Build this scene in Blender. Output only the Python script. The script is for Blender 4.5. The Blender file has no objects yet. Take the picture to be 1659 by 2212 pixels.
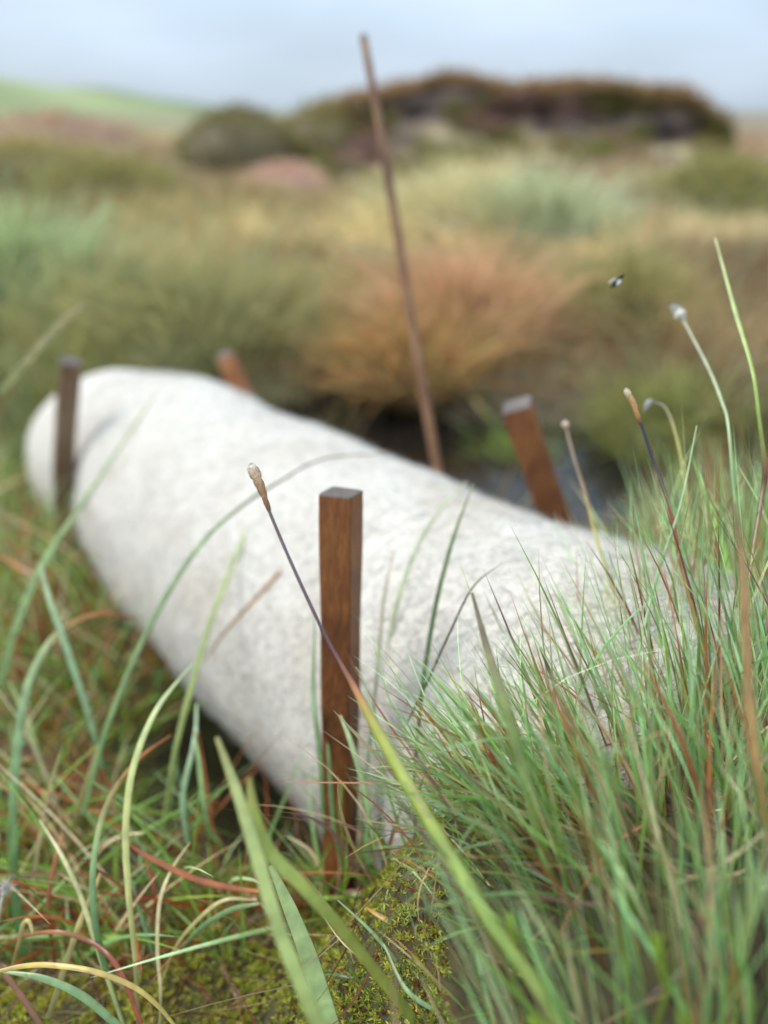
import bpy, math, random
import numpy as np
from mathutils import Vector, Matrix, noise as mnoise

# ------------------------------------------------------------------ camera, sky, sun, exposure
sc = bpy.context.scene
COL = sc.collection
rng = np.random.default_rng(7)
random.seed(7)
CAMZ = 0.75
PITCH = math.radians(28.4)
FPX = 1609.0                                   # focal length in the units of a 1659 x 2212 picture
cam = bpy.data.cameras.new('camera')
camo = bpy.data.objects.new('camera', cam)
COL.objects.link(camo)
camo.location = (0, 0, CAMZ)
camo.rotation_euler = (math.pi/2 - PITCH, 0, 0)
cam.sensor_fit = 'VERTICAL'
cam.sensor_height = 36.0
cam.lens = 36.0*FPX/2212.0
cam.clip_start = 0.02
cam.clip_end = 3000
cam.dof.use_dof = True
cam.dof.focus_distance = 0.44
cam.dof.aperture_fstop = cam.lens/12.0         # a 12 mm wide aperture
sc.camera = camo
sc.render.engine = 'CYCLES'
sc.cycles.use_denoising = True
sc.cycles.max_bounces = 6
sc.cycles.transparent_max_bounces = 6

SUN_EL, SUN_AZ = math.radians(56), math.radians(-78)   # azimuth from +Y, towards -X
world = bpy.data.worlds.new('World')
sc.world = world
world.use_nodes = True
wn = world.node_tree.nodes; wl = world.node_tree.links
wn.clear()
wo = wn.new('ShaderNodeOutputWorld')
bg = wn.new('ShaderNodeBackground')
sky = wn.new('ShaderNodeTexSky')
sky.sky_type = 'NISHITA'
sky.sun_disc = False
sky.sun_elevation = SUN_EL
sky.sun_rotation = SUN_AZ
sky.air_density = 1.0; sky.dust_density = 1.2; sky.ozone_density = 1.0
wtc = wn.new('ShaderNodeTexCoord')
wmp = wn.new('ShaderNodeMapping'); wmp.inputs['Scale'].default_value = (1.0, 1.0, 3.0)
wns = wn.new('ShaderNodeTexNoise'); wns.inputs['Scale'].default_value = 1.6; wns.inputs['Detail'].default_value = 4
wrp = wn.new('ShaderNodeMapRange')
wrp.inputs['From Min'].default_value = 0.35; wrp.inputs['From Max'].default_value = 0.7
wrp.inputs['To Min'].default_value = 0.55; wrp.inputs['To Max'].default_value = 0.92
wmx = wn.new('ShaderNodeMix'); wmx.data_type = 'RGBA'
wmx.inputs['B'].default_value = (6.3, 7.3, 8.6, 1)      # thin, bright cloud veil
wl.new(wtc.outputs['Generated'], wmp.inputs['Vector'])
wl.new(wmp.outputs['Vector'], wns.inputs['Vector'])
wl.new(wns.outputs['Fac'], wrp.inputs['Value'])
wl.new(wrp.outputs['Result'], wmx.inputs['Factor'])
# cloud veil brightened overhead, out of view, to lift the log's shaded underside
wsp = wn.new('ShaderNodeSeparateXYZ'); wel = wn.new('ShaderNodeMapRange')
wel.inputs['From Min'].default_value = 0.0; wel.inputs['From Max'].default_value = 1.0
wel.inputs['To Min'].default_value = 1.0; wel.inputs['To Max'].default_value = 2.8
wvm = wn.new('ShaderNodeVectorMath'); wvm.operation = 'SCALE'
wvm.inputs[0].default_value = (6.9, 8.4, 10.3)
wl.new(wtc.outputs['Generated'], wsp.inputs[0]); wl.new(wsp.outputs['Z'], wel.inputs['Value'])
wn2 = wn.new('ShaderNodeTexNoise'); wn2.inputs['Scale'].default_value = 3.2; wn2.inputs['Detail'].default_value = 3
wm2 = wn.new('ShaderNodeMapping'); wm2.inputs['Scale'].default_value = (1.0, 1.0, 3.5); wm2.inputs['Location'].default_value = (0.35, 0.0, 0.2)
wr2 = wn.new('ShaderNodeMapRange'); wr2.inputs['From Min'].default_value = 0.3; wr2.inputs['From Max'].default_value = 0.7
wr2.inputs['To Min'].default_value = 0.93; wr2.inputs['To Max'].default_value = 1.12
wmu = wn.new('ShaderNodeMath'); wmu.operation = 'MULTIPLY'
wl.new(wtc.outputs['Generated'], wm2.inputs['Vector']); wl.new(wm2.outputs[0], wn2.inputs['Vector']); wl.new(wn2.outputs['Fac'], wr2.inputs['Value'])
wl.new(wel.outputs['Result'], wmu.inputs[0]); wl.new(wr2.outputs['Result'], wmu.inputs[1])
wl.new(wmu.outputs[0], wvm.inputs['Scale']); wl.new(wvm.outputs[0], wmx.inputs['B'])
wl.new(sky.outputs['Color'], wmx.inputs['A'])
wl.new(wmx.outputs['Result'], bg.inputs['Color'])
bg.inputs['Strength'].default_value = 0.05
wl.new(bg.outputs['Background'], wo.inputs['Surface'])

sl = bpy.data.lights.new('sun', 'SUN')
sl.energy = 1.5
sl.angle = math.radians(22)
sl.color = (1.0, 0.96, 0.9)
so = bpy.data.objects.new('sun', sl)
COL.objects.link(so)
sd = Vector((math.sin(SUN_AZ)*math.cos(SUN_EL), math.cos(SUN_AZ)*math.cos(SUN_EL), math.sin(SUN_EL)))
so.rotation_euler = sd.to_track_quat('Z', 'Y').to_euler()

sc.view_settings.view_transform = 'Standard'
sc.view_settings.look = 'None'
sc.view_settings.exposure = 0.9
sc.view_settings.gamma = 1.0

# ------------------------------------------------------------------ helpers
def lin(h):
    h = h.lstrip('#')
    out = []
    for i in (0, 2, 4):
        c = int(h[i:i+2], 16)/255
        out.append(c/12.92 if c <= 0.04045 else ((c+0.055)/1.055)**2.4)
    return np.array(out)

CF = np.array([0, math.cos(PITCH), -math.sin(PITCH)])
CU = np.array([0, math.sin(PITCH), math.cos(PITCH)])
CR = np.array([1., 0, 0])
ORG = np.array([0, 0, CAMZ])
def at(x, y, d):
    """a point of the place seen in direction (x, y) at distance d along the view axis"""
    return ORG + d*(CF + CR*(x-829.5)/FPX + CU*(1106-y)/FPX)
def nrm(a):
    return a/np.maximum(np.linalg.norm(a, axis=-1, keepdims=True), 1e-9)

def tag(o, label=None, cat=None, group=None, kind=None):
    if label: o['label'] = label
    if cat: o['category'] = cat
    if group: o['group'] = group
    if kind: o['kind'] = kind
    return o
def empty(name, loc):
    o = bpy.data.objects.new(name, None)
    COL.objects.link(o); o.location = tuple(loc); o.empty_display_size = 0.02
    return o
def mesh(name, V, F, mat=None, parent=None, col=None, smooth=True, origin=None, mats=None, mi=None):
    """F: (M,4) or (M,3) int array, or list of arrays; V in world space; origin: where the object sits"""
    V = np.asarray(V, float)
    Fs = F if isinstance(F, list) else [F]
    Fs = [np.asarray(f, np.int32) for f in Fs if len(f)]
    if parent is not None:
        org = np.array(parent.matrix_world.translation) if parent.parent else np.array(parent.location)
        if parent.parent: org = np.array(parent.location) + np.array(parent.parent.location)
        o0 = org
    else:
        o0 = np.zeros(3) if origin is None else np.asarray(origin, float)
    me = bpy.data.meshes.new(name)
    me.vertices.add(len(V))
    me.vertices.foreach_set('co', (V-o0).astype(np.float32).ravel())
    nl = sum(f.size for f in Fs); npol = sum(len(f) for f in Fs)
    me.loops.add(nl); me.polygons.add(npol)
    me.loops.foreach_set('vertex_index', np.concatenate([f.ravel() for f in Fs]))
    starts = []; tot = []; k = 0
    for f in Fs:
        n = f.shape[1]
        starts.append(k+np.arange(len(f))*n); tot.append(np.full(len(f), n)); k += f.size
    me.polygons.foreach_set('loop_start', np.concatenate(starts).astype(np.int32))
    me.polygons.foreach_set('loop_total', np.concatenate(tot).astype(np.int32))
    if mi is not None: me.polygons.foreach_set('material_index', np.asarray(mi, np.int32))
    me.update(calc_edges=True)
    me.polygons.foreach_set('use_smooth', np.full(npol, bool(smooth)))
    if col is not None:
        a = me.color_attributes.new('Col', 'FLOAT_COLOR', 'POINT')
        c4 = np.ones((len(V), 4), np.float32); c4[:, :3] = col
        a.data.foreach_set('color', c4.ravel())
    for m in (mats or ([mat] if mat else [])): me.materials.append(m)
    me.validate()
    o = bpy.data.objects.new(name, me)
    COL.objects.link(o)
    if parent is not None: o.parent = parent
    else: o.location = tuple(o0)
    return o

def grid_faces(nu, nv, off=0, wrap=False):
    a = np.arange(nu*nv).reshape(nu, nv)+off
    if wrap: a = np.concatenate([a, a[:, :1]], 1)
    return np.stack([a[:-1, :-1], a[1:, :-1], a[1:, 1:], a[:-1, 1:]], -1).reshape(-1, 4)

def vnoise(P, s, seed=0.0, octv=3):
    return np.array([mnoise.fractal((p[0]*s+seed, p[1]*s+seed*1.7, p[2]*s-seed), 0.9, 2.0, octv) for p in P])

# ------------------------------------------------------------------ materials
def newmat(name):
    m = bpy.data.materials.new(name); m.use_nodes = True
    nt = m.node_tree
    return m, nt, nt.nodes['Principled BSDF'], nt.nodes['Material Output']
def N(nt, t, **k):
    n = nt.nodes.new(t)
    for a, b in k.items():
        if a in n.inputs: n.inputs[a].default_value = b
        else: setattr(n, a, b)
    return n
def ramp(nt, stops):
    r = nt.nodes.new('ShaderNodeValToRGB')
    e = r.color_ramp.elements
    while len(e) < len(stops): e.new(0.5)
    for i, (p, c) in enumerate(stops):
        e[i].position = p; e[i].color = (*lin(c), 1) if isinstance(c, str) else (*c, 1)
    return r

def leaf_mat(name, rough=0.45, transl=0.3, spec=0.5, mottle=0.35, scale=220, gain=1.0):
    m, nt, b, out = newmat(name)
    at_ = N(nt, 'ShaderNodeVertexColor', layer_name='Col')
    tc = N(nt, 'ShaderNodeTexCoord')
    no = N(nt, 'ShaderNodeTexNoise', Scale=scale, Detail=3.0)
    nt.links.new(tc.outputs['Object'], no.inputs['Vector'])
    mr = N(nt, 'ShaderNodeMapRange'); mr.inputs['From Min'].default_value = 0.3; mr.inputs['From Max'].default_value = 0.7
    mr.inputs['To Min'].default_value = gain*(1-mottle); mr.inputs['To Max'].default_value = gain*(1+mottle)
    nt.links.new(no.outputs['Fac'], mr.inputs['Value'])
    mu = N(nt, 'ShaderNodeVectorMath', operation='MULTIPLY')
    nt.links.new(at_.outputs['Color'], mu.inputs[0]); nt.links.new(mr.outputs['Result'], mu.inputs[1])
    nt.links.new(mu.outputs[0], b.inputs['Base Color'])
    b.inputs['Roughness'].default_value = rough
    b.inputs['Specular IOR Level'].default_value = spec
    if transl:
        tr = N(nt, 'ShaderNodeBsdfTranslucent'); nt.links.new(mu.outputs[0], tr.inputs['Color'])
        mx = N(nt, 'ShaderNodeMixShader'); mx.inputs[0].default_value = transl
        nt.links.new(b.outputs[0], mx.inputs[1]); nt.links.new(tr.outputs[0], mx.inputs[2])
        nt.links.new(mx.outputs[0], out.inputs['Surface'])
    return m
M_BLADE = leaf_mat('grass_blade', 0.34, 0.24, 0.65, 0.2, 70, 1.65)
M_MOOR = leaf_mat('moor_grass', 0.6, 0.42, 0.3, 0.2, 20)
M_MOSS = leaf_mat('moss', 0.55, 0.3, 0.4, 0.3, 300, 1.35)
M_HEAD = leaf_mat('seed_head', 0.8, 0.1, 0.2, 0.4, 900)

def earth_mat(name, stops, scale, bump=0.4, rough=0.85, spec=0.3, bscale=60, dist=0.01):
    m, nt, b, out = newmat(name)
    tc = N(nt, 'ShaderNodeTexCoord')
    n1 = N(nt, 'ShaderNodeTexNoise', Scale=scale, Detail=8.0, Roughness=0.6)
    nt.links.new(tc.outputs['Object'], n1.inputs['Vector'])
    r = ramp(nt, stops); nt.links.new(n1.outputs['Fac'], r.inputs[0])
    nt.links.new(r.outputs[0], b.inputs['Base Color'])
    n2 = N(nt, 'ShaderNodeTexNoise', Scale=bscale, Detail=6.0)
    nt.links.new(tc.outputs['Object'], n2.inputs['Vector'])
    bp = N(nt, 'ShaderNodeBump', Strength=bump, Distance=dist)
    nt.links.new(n2.outputs['Fac'], bp.inputs['Height']); nt.links.new(bp.outputs[0], b.inputs['Normal'])
    b.inputs['Roughness'].default_value = rough
    b.inputs['Specular IOR Level'].default_value = spec
    return m
M_PEAT = earth_mat('peat', [(0.3, '#1c1512'), (0.5, '#33261f'), (0.7, '#57443b')], 3.0, 0.6, 0.8, 0.3, 30, 0.03)
M_MUD = earth_mat('wet_peat', [(0.3, '#0b0907'), (0.55, '#1a1410'), (0.75, '#2c2119')], 14, 0.5, 0.5, 0.5, 90, 0.004)

def ground_mat():
    m, nt, b, out = newmat('ground')
    tc = N(nt, 'ShaderNodeTexCoord')
    vc = N(nt, 'ShaderNodeVertexColor', layer_name='Col')
    n1 = N(nt, 'ShaderNodeTexNoise', Scale=26.0, Detail=8.0, Roughness=0.65)
    nt.links.new(tc.outputs['Object'], n1.inputs['Vector'])
    r = ramp(nt, [(0.32, (0.35, 0.32, 0.3)), (0.5, (0.9, 0.9, 0.85)), (0.68, (1.5, 1.5, 1.2))])
    nt.links.new(n1.outputs['Fac'], r.inputs[0])
    mu = N(nt, 'ShaderNodeVectorMath', operation='MULTIPLY')
    nt.links.new(vc.outputs['Color'], mu.inputs[0]); nt.links.new(r.outputs[0], mu.inputs[1])
    nt.links.new(mu.outputs[0], b.inputs['Base Color'])
    n2 = N(nt, 'ShaderNodeTexNoise', Scale=120.0, Detail=6.0)
    nt.links.new(tc.outputs['Object'], n2.inputs['Vector'])
    bp = N(nt, 'ShaderNodeBump', Strength=0.8, Distance=0.006)
    nt.links.new(n2.outputs['Fac'], bp.inputs['Height']); nt.links.new(bp.outputs[0], b.inputs['Normal'])
    b.inputs['Roughness'].default_value = 0.8
    return m
M_GROUND = ground_mat()

def wool_mat():
    m, nt, b, out = newmat('felted_wool')
    tc = N(nt, 'ShaderNodeTexCoord')
    n1 = N(nt, 'ShaderNodeTexNoise', Scale=9.0, Detail=6.0, Roughness=0.6)      # broad cloudiness
    n2 = N(nt, 'ShaderNodeTexNoise', Scale=150.0, Detail=3.0, Roughness=0.75)     # tufts
    n3 = N(nt, 'ShaderNodeTexNoise', Scale=420.0, Detail=4.0, Roughness=0.6)    # fibres
    n4 = N(nt, 'ShaderNodeTexNoise', Scale=5.0, Detail=5.0, Roughness=0.7)      # staining
    for n in (n1, n2, n3, n4): nt.links.new(tc.outputs['Object'], n.inputs['Vector'])
    r1 = ramp(nt, [(0.3, '#d0c8ba'), (0.5, '#d6cec1'), (0.7, '#dcd5c9')]); nt.links.new(n1.outputs['Fac'], r1.inputs[0])
    r2 = ramp(nt, [(0.32, (0.64, 0.63, 0.60)), (0.45, (0.92, 0.91, 0.89)), (0.56, (1.03, 1.03, 1.02))]); nt.links.new(n2.outputs['Fac'], r2.inputs[0])
    r4 = ramp(nt, [(0.54, (1, 1, 1)), (0.72, (0.80, 0.74, 0.66))]); nt.links.new(n4.outputs['Fac'], r4.inputs[0])
    a = N(nt, 'ShaderNodeVectorMath', operation='MULTIPLY'); c = N(nt, 'ShaderNodeVectorMath', operation='MULTIPLY')
    nt.links.new(r1.outputs[0], a.inputs[0]); nt.links.new(r2.outputs[0], a.inputs[1])
    nt.links.new(a.outputs[0], c.inputs[0]); nt.links.new(r4.outputs[0], c.inputs[1])
    nt.links.new(c.outputs[0], b.inputs['Base Color'])
    ad = N(nt, 'ShaderNodeMath', operation='MULTIPLY_ADD'); ad.inputs[1].default_value = 0.5
    nt.links.new(n3.outputs['Fac'], ad.inputs[0]); nt.links.new(n2.outputs['Fac'], ad.inputs[2])
    bp = N(nt, 'ShaderNodeBump', Strength=0.7, Distance=0.006)
    nt.links.new(ad.outputs[0], bp.inputs['Height']); nt.links.new(bp.outputs[0], b.inputs['Normal'])
    b.inputs['Roughness'].default_value = 0.95
    b.inputs['Specular IOR Level'].default_value = 0.1
    b.inputs['Sheen Weight'].default_value = 0.15
    return m
M_WOOL = wool_mat()
M_FUZZ = leaf_mat('wool_fibre', 0.8, 0.3, 0.2, 0.1, 50)

def wood_mat(name, dark, mid, light, rough=0.55):
    m, nt, b, out = newmat(name)
    tc = N(nt, 'ShaderNodeTexCoord')
    mp = N(nt, 'ShaderNodeMapping'); mp.inputs['Scale'].default_value = (1, 1, 0.06)
    nt.links.new(tc.outputs['Object'], mp.inputs['Vector'])
    n1 = N(nt, 'ShaderNodeTexNoise', Scale=320.0, Detail=6.0, Roughness=0.65); nt.links.new(mp.outputs[0], n1.inputs['Vector'])
    n2 = N(nt, 'ShaderNodeTexNoise', Scale=14.0, Detail=4.0); nt.links.new(tc.outputs['Object'], n2.inputs['Vector'])
    ad = N(nt, 'ShaderNodeMath', operation='MULTIPLY_ADD'); ad.inputs[1].default_value = 0.6
    nt.links.new(n2.outputs['Fac'], ad.inputs[0])
    m2 = N(nt, 'ShaderNodeMath', operation='MULTIPLY'); m2.inputs[1].default_value = 0.5
    nt.links.new(n1.outputs['Fac'], m2.inputs[0]); nt.links.new(m2.outputs[0], ad.inputs[2])
    r = ramp(nt, [(0.38, dark), (0.55, mid), (0.72, light)]); nt.links.new(ad.outputs[0], r.inputs[0])
    nt.links.new(r.outputs[0], b.inputs['Base Color'])
    bp = N(nt, 'ShaderNodeBump', Strength=0.5, Distance=0.0012)
    nt.links.new(n1.outputs['Fac'], bp.inputs['Height']); nt.links.new(bp.outputs[0], b.inputs['Normal'])
    b.inputs['Roughness'].default_value = rough
    b.inputs['Specular IOR Level'].default_value = 0.4
    return m
M_WOOD = wood_mat('stained_wood', '#44210d', '#74431d', '#955e30')
M_WOOD2 = wood_mat('orange_brown_wood', '#7a4424', '#ac6e44', '#c48a60')
M_WOOD3 = wood_mat('weathered_wood', '#4a3626', '#745a42', '#94806a')
M_END = wood_mat('sky_greyed_end_grain', '#433a36', '#5f544d', '#786c64', 0.6)  # cut stake tops; the wet reflection of the sky is greyed into this colour

def water_mat():
    m, nt, b, out = newmat('bog_water')
    b.inputs['Base Color'].default_value = (0.008, 0.007, 0.006, 1)
    b.inputs['Roughness'].default_value = 0.04
    b.inputs['Specular IOR Level'].default_value = 0.5
    tc = N(nt, 'ShaderNodeTexCoord')
    n = N(nt, 'ShaderNodeTexNoise', Scale=12.0, Detail=2.0); nt.links.new(tc.outputs['Object'], n.inputs['Vector'])
    bp = N(nt, 'ShaderNodeBump', Strength=0.12, Distance=0.01)
    nt.links.new(n.outputs['Fac'], bp.inputs['Height']); nt.links.new(bp.outputs[0], b.inputs['Normal'])
    return m
M_WATER = water_mat()
def dew_mat():
    m, nt, b, out = newmat('dew')
    b.inputs['Base Color'].default_value = (1, 1, 1, 1)
    b.inputs['Transmission Weight'].default_value = 1.0
    b.inputs['IOR'].default_value = 1.33
    b.inputs['Roughness'].default_value = 0.0
    return m
M_DEW = dew_mat()

# ------------------------------------------------------------------ the log's line and the lie of the land
LA = np.array([-.585, .80, -.116]); LA /= np.linalg.norm(LA)       # along the log, away from the camera
LP = np.array([0, .715, -.545+CAMZ]); LR = 0.2
LN = nrm(np.array([LA[1], -LA[0], 0.0])); LN = -LN if LN[1] > 0 else LN   # sideways, to the near side
S0, S1 = -0.44, 1.20

def smooth(a, b, x):
    t = np.clip((x-a)/(b-a), 0, 1); return t*t*(3-2*t)
TA, TB = np.array([.16, .20]), np.array([.34, .60])
def tuss_dist(x, y):
    d = TB-TA; L = d@d
    t = np.clip(((x-TA[0])*d[0]+(y-TA[1])*d[1])/L, 0, 1)
    return np.hypot(x-TA[0]-t*d[0], y-TA[1]-t*d[1])
WATER_Z = CAMZ-0.865
def ground(x, y):
    x = np.asarray(x, float); y = np.asarray(y, float)
    ys = [-4, .0, .2, .5, 1.0, 1.6, 2.2, 2.7, 3.4, 5, 8, 14, 40, 250]
    zs = [-.5, -.54, -.56, -.61, -.70, -.80, -.82, -.80, -.74, -.70, -.68, -.58, -.6, -1.2]
    z = np.interp(y, ys, zs)
    z = z + .22*np.exp(-(tuss_dist(x, y)/.13)**2)                        # the tussock's mound
    z = z + .14*np.exp(-(np.hypot(x-.055, y-.315)/.085)**2)
    z = z + .05*smooth(-.3, -1.2, x)*smooth(2.6, .8, y)
    # pool behind the log, the channel that runs under it, the hollow in front of it
    q = np.hypot((x-.25)/.62, (y-1.75)/.42)
    z = z - .20*np.exp(-q**4)
    q2 = np.hypot((x+.25)/.38, (y-2.15)/.30)
    z = z - .10*np.exp(-q2**4)
    h = np.hypot((x+.09)/.17, (y-.66)/.15)
    z = z - .26*np.exp(-h**2)
    # the ground rises again on the far side
    z = z + .10*np.exp(-((y-3.0)/.5)**2)*(0.5+0.5*np.sin(x*2.3+.6))
    # unevenness
    z = z + .018*np.sin(x*9+1.3*np.sin(y*7))*np.sin(y*8.3+.7*np.sin(x*5)) * smooth(0, .5, y)
    z = z + .010*np.sin(x*23+y*5)*np.sin(y*27-x*4) + .005*np.sin(x*61+3)*np.sin(y*57)
    far = smooth(3.5, 8, y)
    z = z + far*.10*np.sin(x*1.1+.8*np.sin(y*.6))*np.sin(y*.9+.3)
    return z + CAMZ

def patch_colour(x, y):
    """what grows there: a mix of plant colours by place"""
    P = [  # x, y, rx, ry, colour, weight
        (-.35, .45, .5, .4, '#45401f', 1.0), (.0, .3, .15, .1, '#4a4422', 1.2), (-.5, .8, .5, .4, '#424a20', 1.0), (.2, .35, .15, .25, '#3a341c', 2.0),
        (-1.2, 1.6, .8, .6, '#5c6c2a', 1.0), (.3, 1.8, 1.0, .5, '#2a2119', 1.6), (-.9, 2.9, 1.2, .5, '#706e48', 1.3),
        (.3, 2.8, .5, .4, '#7c5c38', 1.2), (1.5, 2.4, .8, .5, '#6a5c40', 1.2), (1.6, 3.6, 1.0, .7, '#84705a', 1.0),
        (.4, 4.5, 1.5, .8, '#a39670', 1.2), (-2.0, 4.5, 1.5, 1.0, '#7c744c', 1.0), (1.8, 5.4, 1.2, .8, '#938c70', 1.2),
        (-1.5, 7, 2.0, 1.2, '#756848', 1.1), (1, 7.5, 2.0, 1.0, '#9a9170', 1.1), (4.5, 7, 2, 2, '#7a6a54', 1.0),
        (-5, 12, 4, 4, '#8a6f5c', 1.0), (0, 12, 5, 3, '#6b6043', 1.0), (5, 14, 4, 4, '#8a6b5a', 1.0),
        (-10, 30, 14, 14, '#8f8a5c', 1.0), (12, 30, 14, 14, '#84705c', 1.0), (0, 90, 60, 60, '#857a5e', 1.0)]
    w = np.zeros(np.shape(x)) + 1e-6
    c = np.zeros(np.shape(x)+(3,)) + lin('#6c6a3c')*1e-6
    for px, py, rx, ry, h, k in P:
        g = k*np.exp(-((x-px)/rx)**2-((y-py)/ry)**2)
        w = w+g; c = c+g[..., None]*lin(h)
    return c/w[..., None]

def build_ground():
    u = np.linspace(-1, 1, 280); v = np.linspace(0, 1, 330)
    X = np.sign(u)*(np.sinh(np.abs(u)*7.2)/np.sinh(7.2))*260
    Y = -1.2 + np.sinh(v*7.6)/np.sinh(7.6)*420
    X = X + u*1.2; Y = Y + v*2.4
    gx, gy = np.meshgrid(X, Y, indexing='ij')
    gz = ground(gx, gy)
    V = np.stack([gx, gy, gz], -1).reshape(-1, 3)
    c = patch_colour(gx, gy).reshape(-1, 3)*0.9
    o = mesh('ground', V, grid_faces(280, 330), M_GROUND, col=c)
    tag(o, 'uneven boggy moorland of moss, peat and low grass', None, None, 'structure')
    n = 24
    w = np.stack(np.meshgrid(np.linspace(-1.0, 2.2, n), np.linspace(1.15, 2.75, n), indexing='ij'), -1).reshape(-1, 2)
    W = np.concatenate([w, np.full((len(w), 1), WATER_Z)], 1)
    tag(mesh('water', W, grid_faces(n, n), M_WATER), 'dark still bog water pooled behind the wool log', None, None, 'structure')
build_ground()

# far hill
def build_hill():
    n, k = 90, 24
    prof_px = [(-900, 120), (-300, 135), (0, 172), (120, 182), (260, 192), (360, 208), (450, 222), (540, 236), (650, 246), (800, 255)]
    D = 170.0
    xs = np.linspace(-900, 800, n)
    top = np.interp(xs, [p[0] for p in prof_px], [p[1] for p in prof_px])
    V = []
    for i in range(n):
        dz = D*math.cos(PITCH)
        p = at(xs[i], top[i], dz)
        zt = D*math.tan(math.atan((1106-top[i])/FPX)-PITCH)+CAMZ
        X = (xs[i]-829.5)/FPX*dz*1.05
        for j in range(k):
            t = j/(k-1)
            prof = math.sin(min(1, t*1.6)*math.pi/2) if t < .625 else 1-.35*((t-.625)/.375)**2
            y = 95+ (D-95)*t/.625
            sc_ = y/D
            V.append((X*sc_, y, -1.5 + (zt+1.5+.9*mnoise.noise((xs[i]*.006, t*3, 0)))*prof))
    V = np.array(V)
    c = np.zeros((len(V), 3))
    for i, p in enumerate(V):
        a = max(-1, min(1, 1.6*mnoise.noise((p[0]*.05+p[1]*.03, p[1]*.03, 1.0))))
        c[i] = lin('#a0a878')*(.5+.5*a) + lin('#6f7d58')*(.5-.5*a)
    tag(mesh('hill', V, grid_faces(n, k), leaf_mat('hill_pasture', .9, 0, .1, .12, .05), col=c*.8), 'smooth pale green hill slope on the horizon', None, None, 'structure')
build_hill()

# ------------------------------------------------------------------ blades
def blade_mass(base, d0, bend, L, W, cb, ct, segs=4, fold=0.35, face=None, tipcol=None, tipfrac=0.25):
    """N blades as arrays; P(t)=base+L(d0 t + bend t^2); V-folded ribbons that taper to a point"""
    n = len(base)
    t = np.linspace(0, 1, segs+1)
    P = base[:, None] + L[:, None, None]*(d0[:, None]*t[None, :, None] + bend[:, None]*(t**2)[None, :, None])
    T = nrm(d0[:, None] + 2*bend[:, None]*t[None, :, None])
    if face is None:
        a = rng.uniform(0, 2*math.pi, n); face = np.stack([np.cos(a), np.sin(a), 0*a], -1)
    S = nrm(np.cross(T, face[:, None]+0*T)); Nn = np.cross(S, T)
    w = W[:, None]*(np.minimum(1, .55+t*1.8)*(1-t**2.2)**.9+.03)[None, :]
    Lf = P - S*w[..., None]/2; Rt = P + S*w[..., None]/2
    if fold:
        Md = P + Nn*(w*fold)[..., None]
        V = np.stack([Lf, Md, Rt], 2); m = 3
    else:
        V = np.stack([Lf, Rt], 2); m = 2
    idx = np.arange(n*(segs+1)*m).reshape(n, segs+1, m)
    Fc = np.stack([idx[:, :-1, :-1], idx[:, :-1, 1:], idx[:, 1:, 1:], idx[:, 1:, :-1]], -1).reshape(-1, 4)
    tt = t[None, :, None]
    C = cb[:, None]*(1-tt)+ct[:, None]*tt
    if tipcol is not None:
        k = np.clip((tt-(1-tipfrac))/tipfrac*1.6, 0, 1)*tipcol[1][:, None, None]
        C = C*(1-k)+tipcol[0][:, None]*k
    C = np.repeat(C[:, :, None], m, 2)
    return V.reshape(-1, 3), Fc, C.reshape(-1, 3)

def catmull(pts, n):
    pts = np.asarray(pts, float)
    p = np.concatenate([[2*pts[0]-pts[1]], pts, [2*pts[-1]-pts[-2]]])
    k = len(pts)-1
    out = []
    for u in np.linspace(0, k, n):
        i = min(int(u), k-1); f = u-i
        a, b, c, d = p[i], p[i+1], p[i+2], p[i+3]
        out.append(.5*((2*b)+(c-a)*f+(2*a-5*b+4*c-d)*f*f+(3*b-a-3*c+d)*f**3))
    return np.array(out)

def ribbon(points, widths, cols, n=22, fold=.3, twist=.4, seed=0):
    """a single leaf: points base -> tip in world space, widths and colours along it"""
    P = catmull(points, n)
    k = np.linspace(0, 1, len(widths)); t = np.linspace(0, 1, n)
    w = np.interp(t, k, widths)
    cc = np.array([lin(c) if isinstance(c, str) else c for c in cols]); kc = np.linspace(0, 1, len(cc))
    C = np.stack([np.interp(t, kc, cc[:, i]) for i in range(3)], -1)
    T = nrm(np.gradient(P, axis=0))
    r = random.Random(seed)
    a0 = r.uniform(-twist, twist); a1 = r.uniform(-twist, twist)
    view = nrm(P-ORG)
    S = nrm(np.cross(T, view)); Nn = np.cross(S, T)
    ang = a0+(a1-a0)*t
    S2 = S*np.cos(ang)[:, None]+Nn*np.sin(ang)[:, None]; N2 = np.cross(S2, T)
    th = .00025
    us = np.linspace(-1, 1, 9)             # ribs and furrows across the leaf
    rib = np.array([0, .05, 0, .05, -.03, .05, 0, .05, 0])
    front = [P+S2*(w*u/2)[:, None]+N2*(w*(fold*.5*(1-abs(u))+rib[i]*.5))[:, None] for i, u in enumerate(us)]
    back = [P+S2*w[:, None]*.45-N2*th, P+N2*(w*fold)[:, None]*.5-N2*2*th, P-S2*w[:, None]*.45-N2*th]
    V = np.stack(front+back, 1)            # a closed strap with thickness
    m = V.shape[1]
    Fc = grid_faces(n, m, 0, True)
    shade = np.array([.86, 1.08, .88, 1.10, 1.22, 1.10, .88, 1.08, .86, .95, 1, .95])
    rr = np.random.default_rng(seed)
    wear = 1+.05*rr.normal(0, 1, (n, 1))+.04*rr.normal(0, 1, (n, m))
    Cc = np.repeat(C[:, None], m, 1)*(shade[None]*wear)[..., None]
    brown = (rr.random((n, m)) < .012)[..., None]
    Cc = np.where(brown, Cc*np.array([.75, .55, .5]), Cc).clip(0.002, 1)
    return V.reshape(-1, 3), Fc, Cc.reshape(-1, 3)

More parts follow.
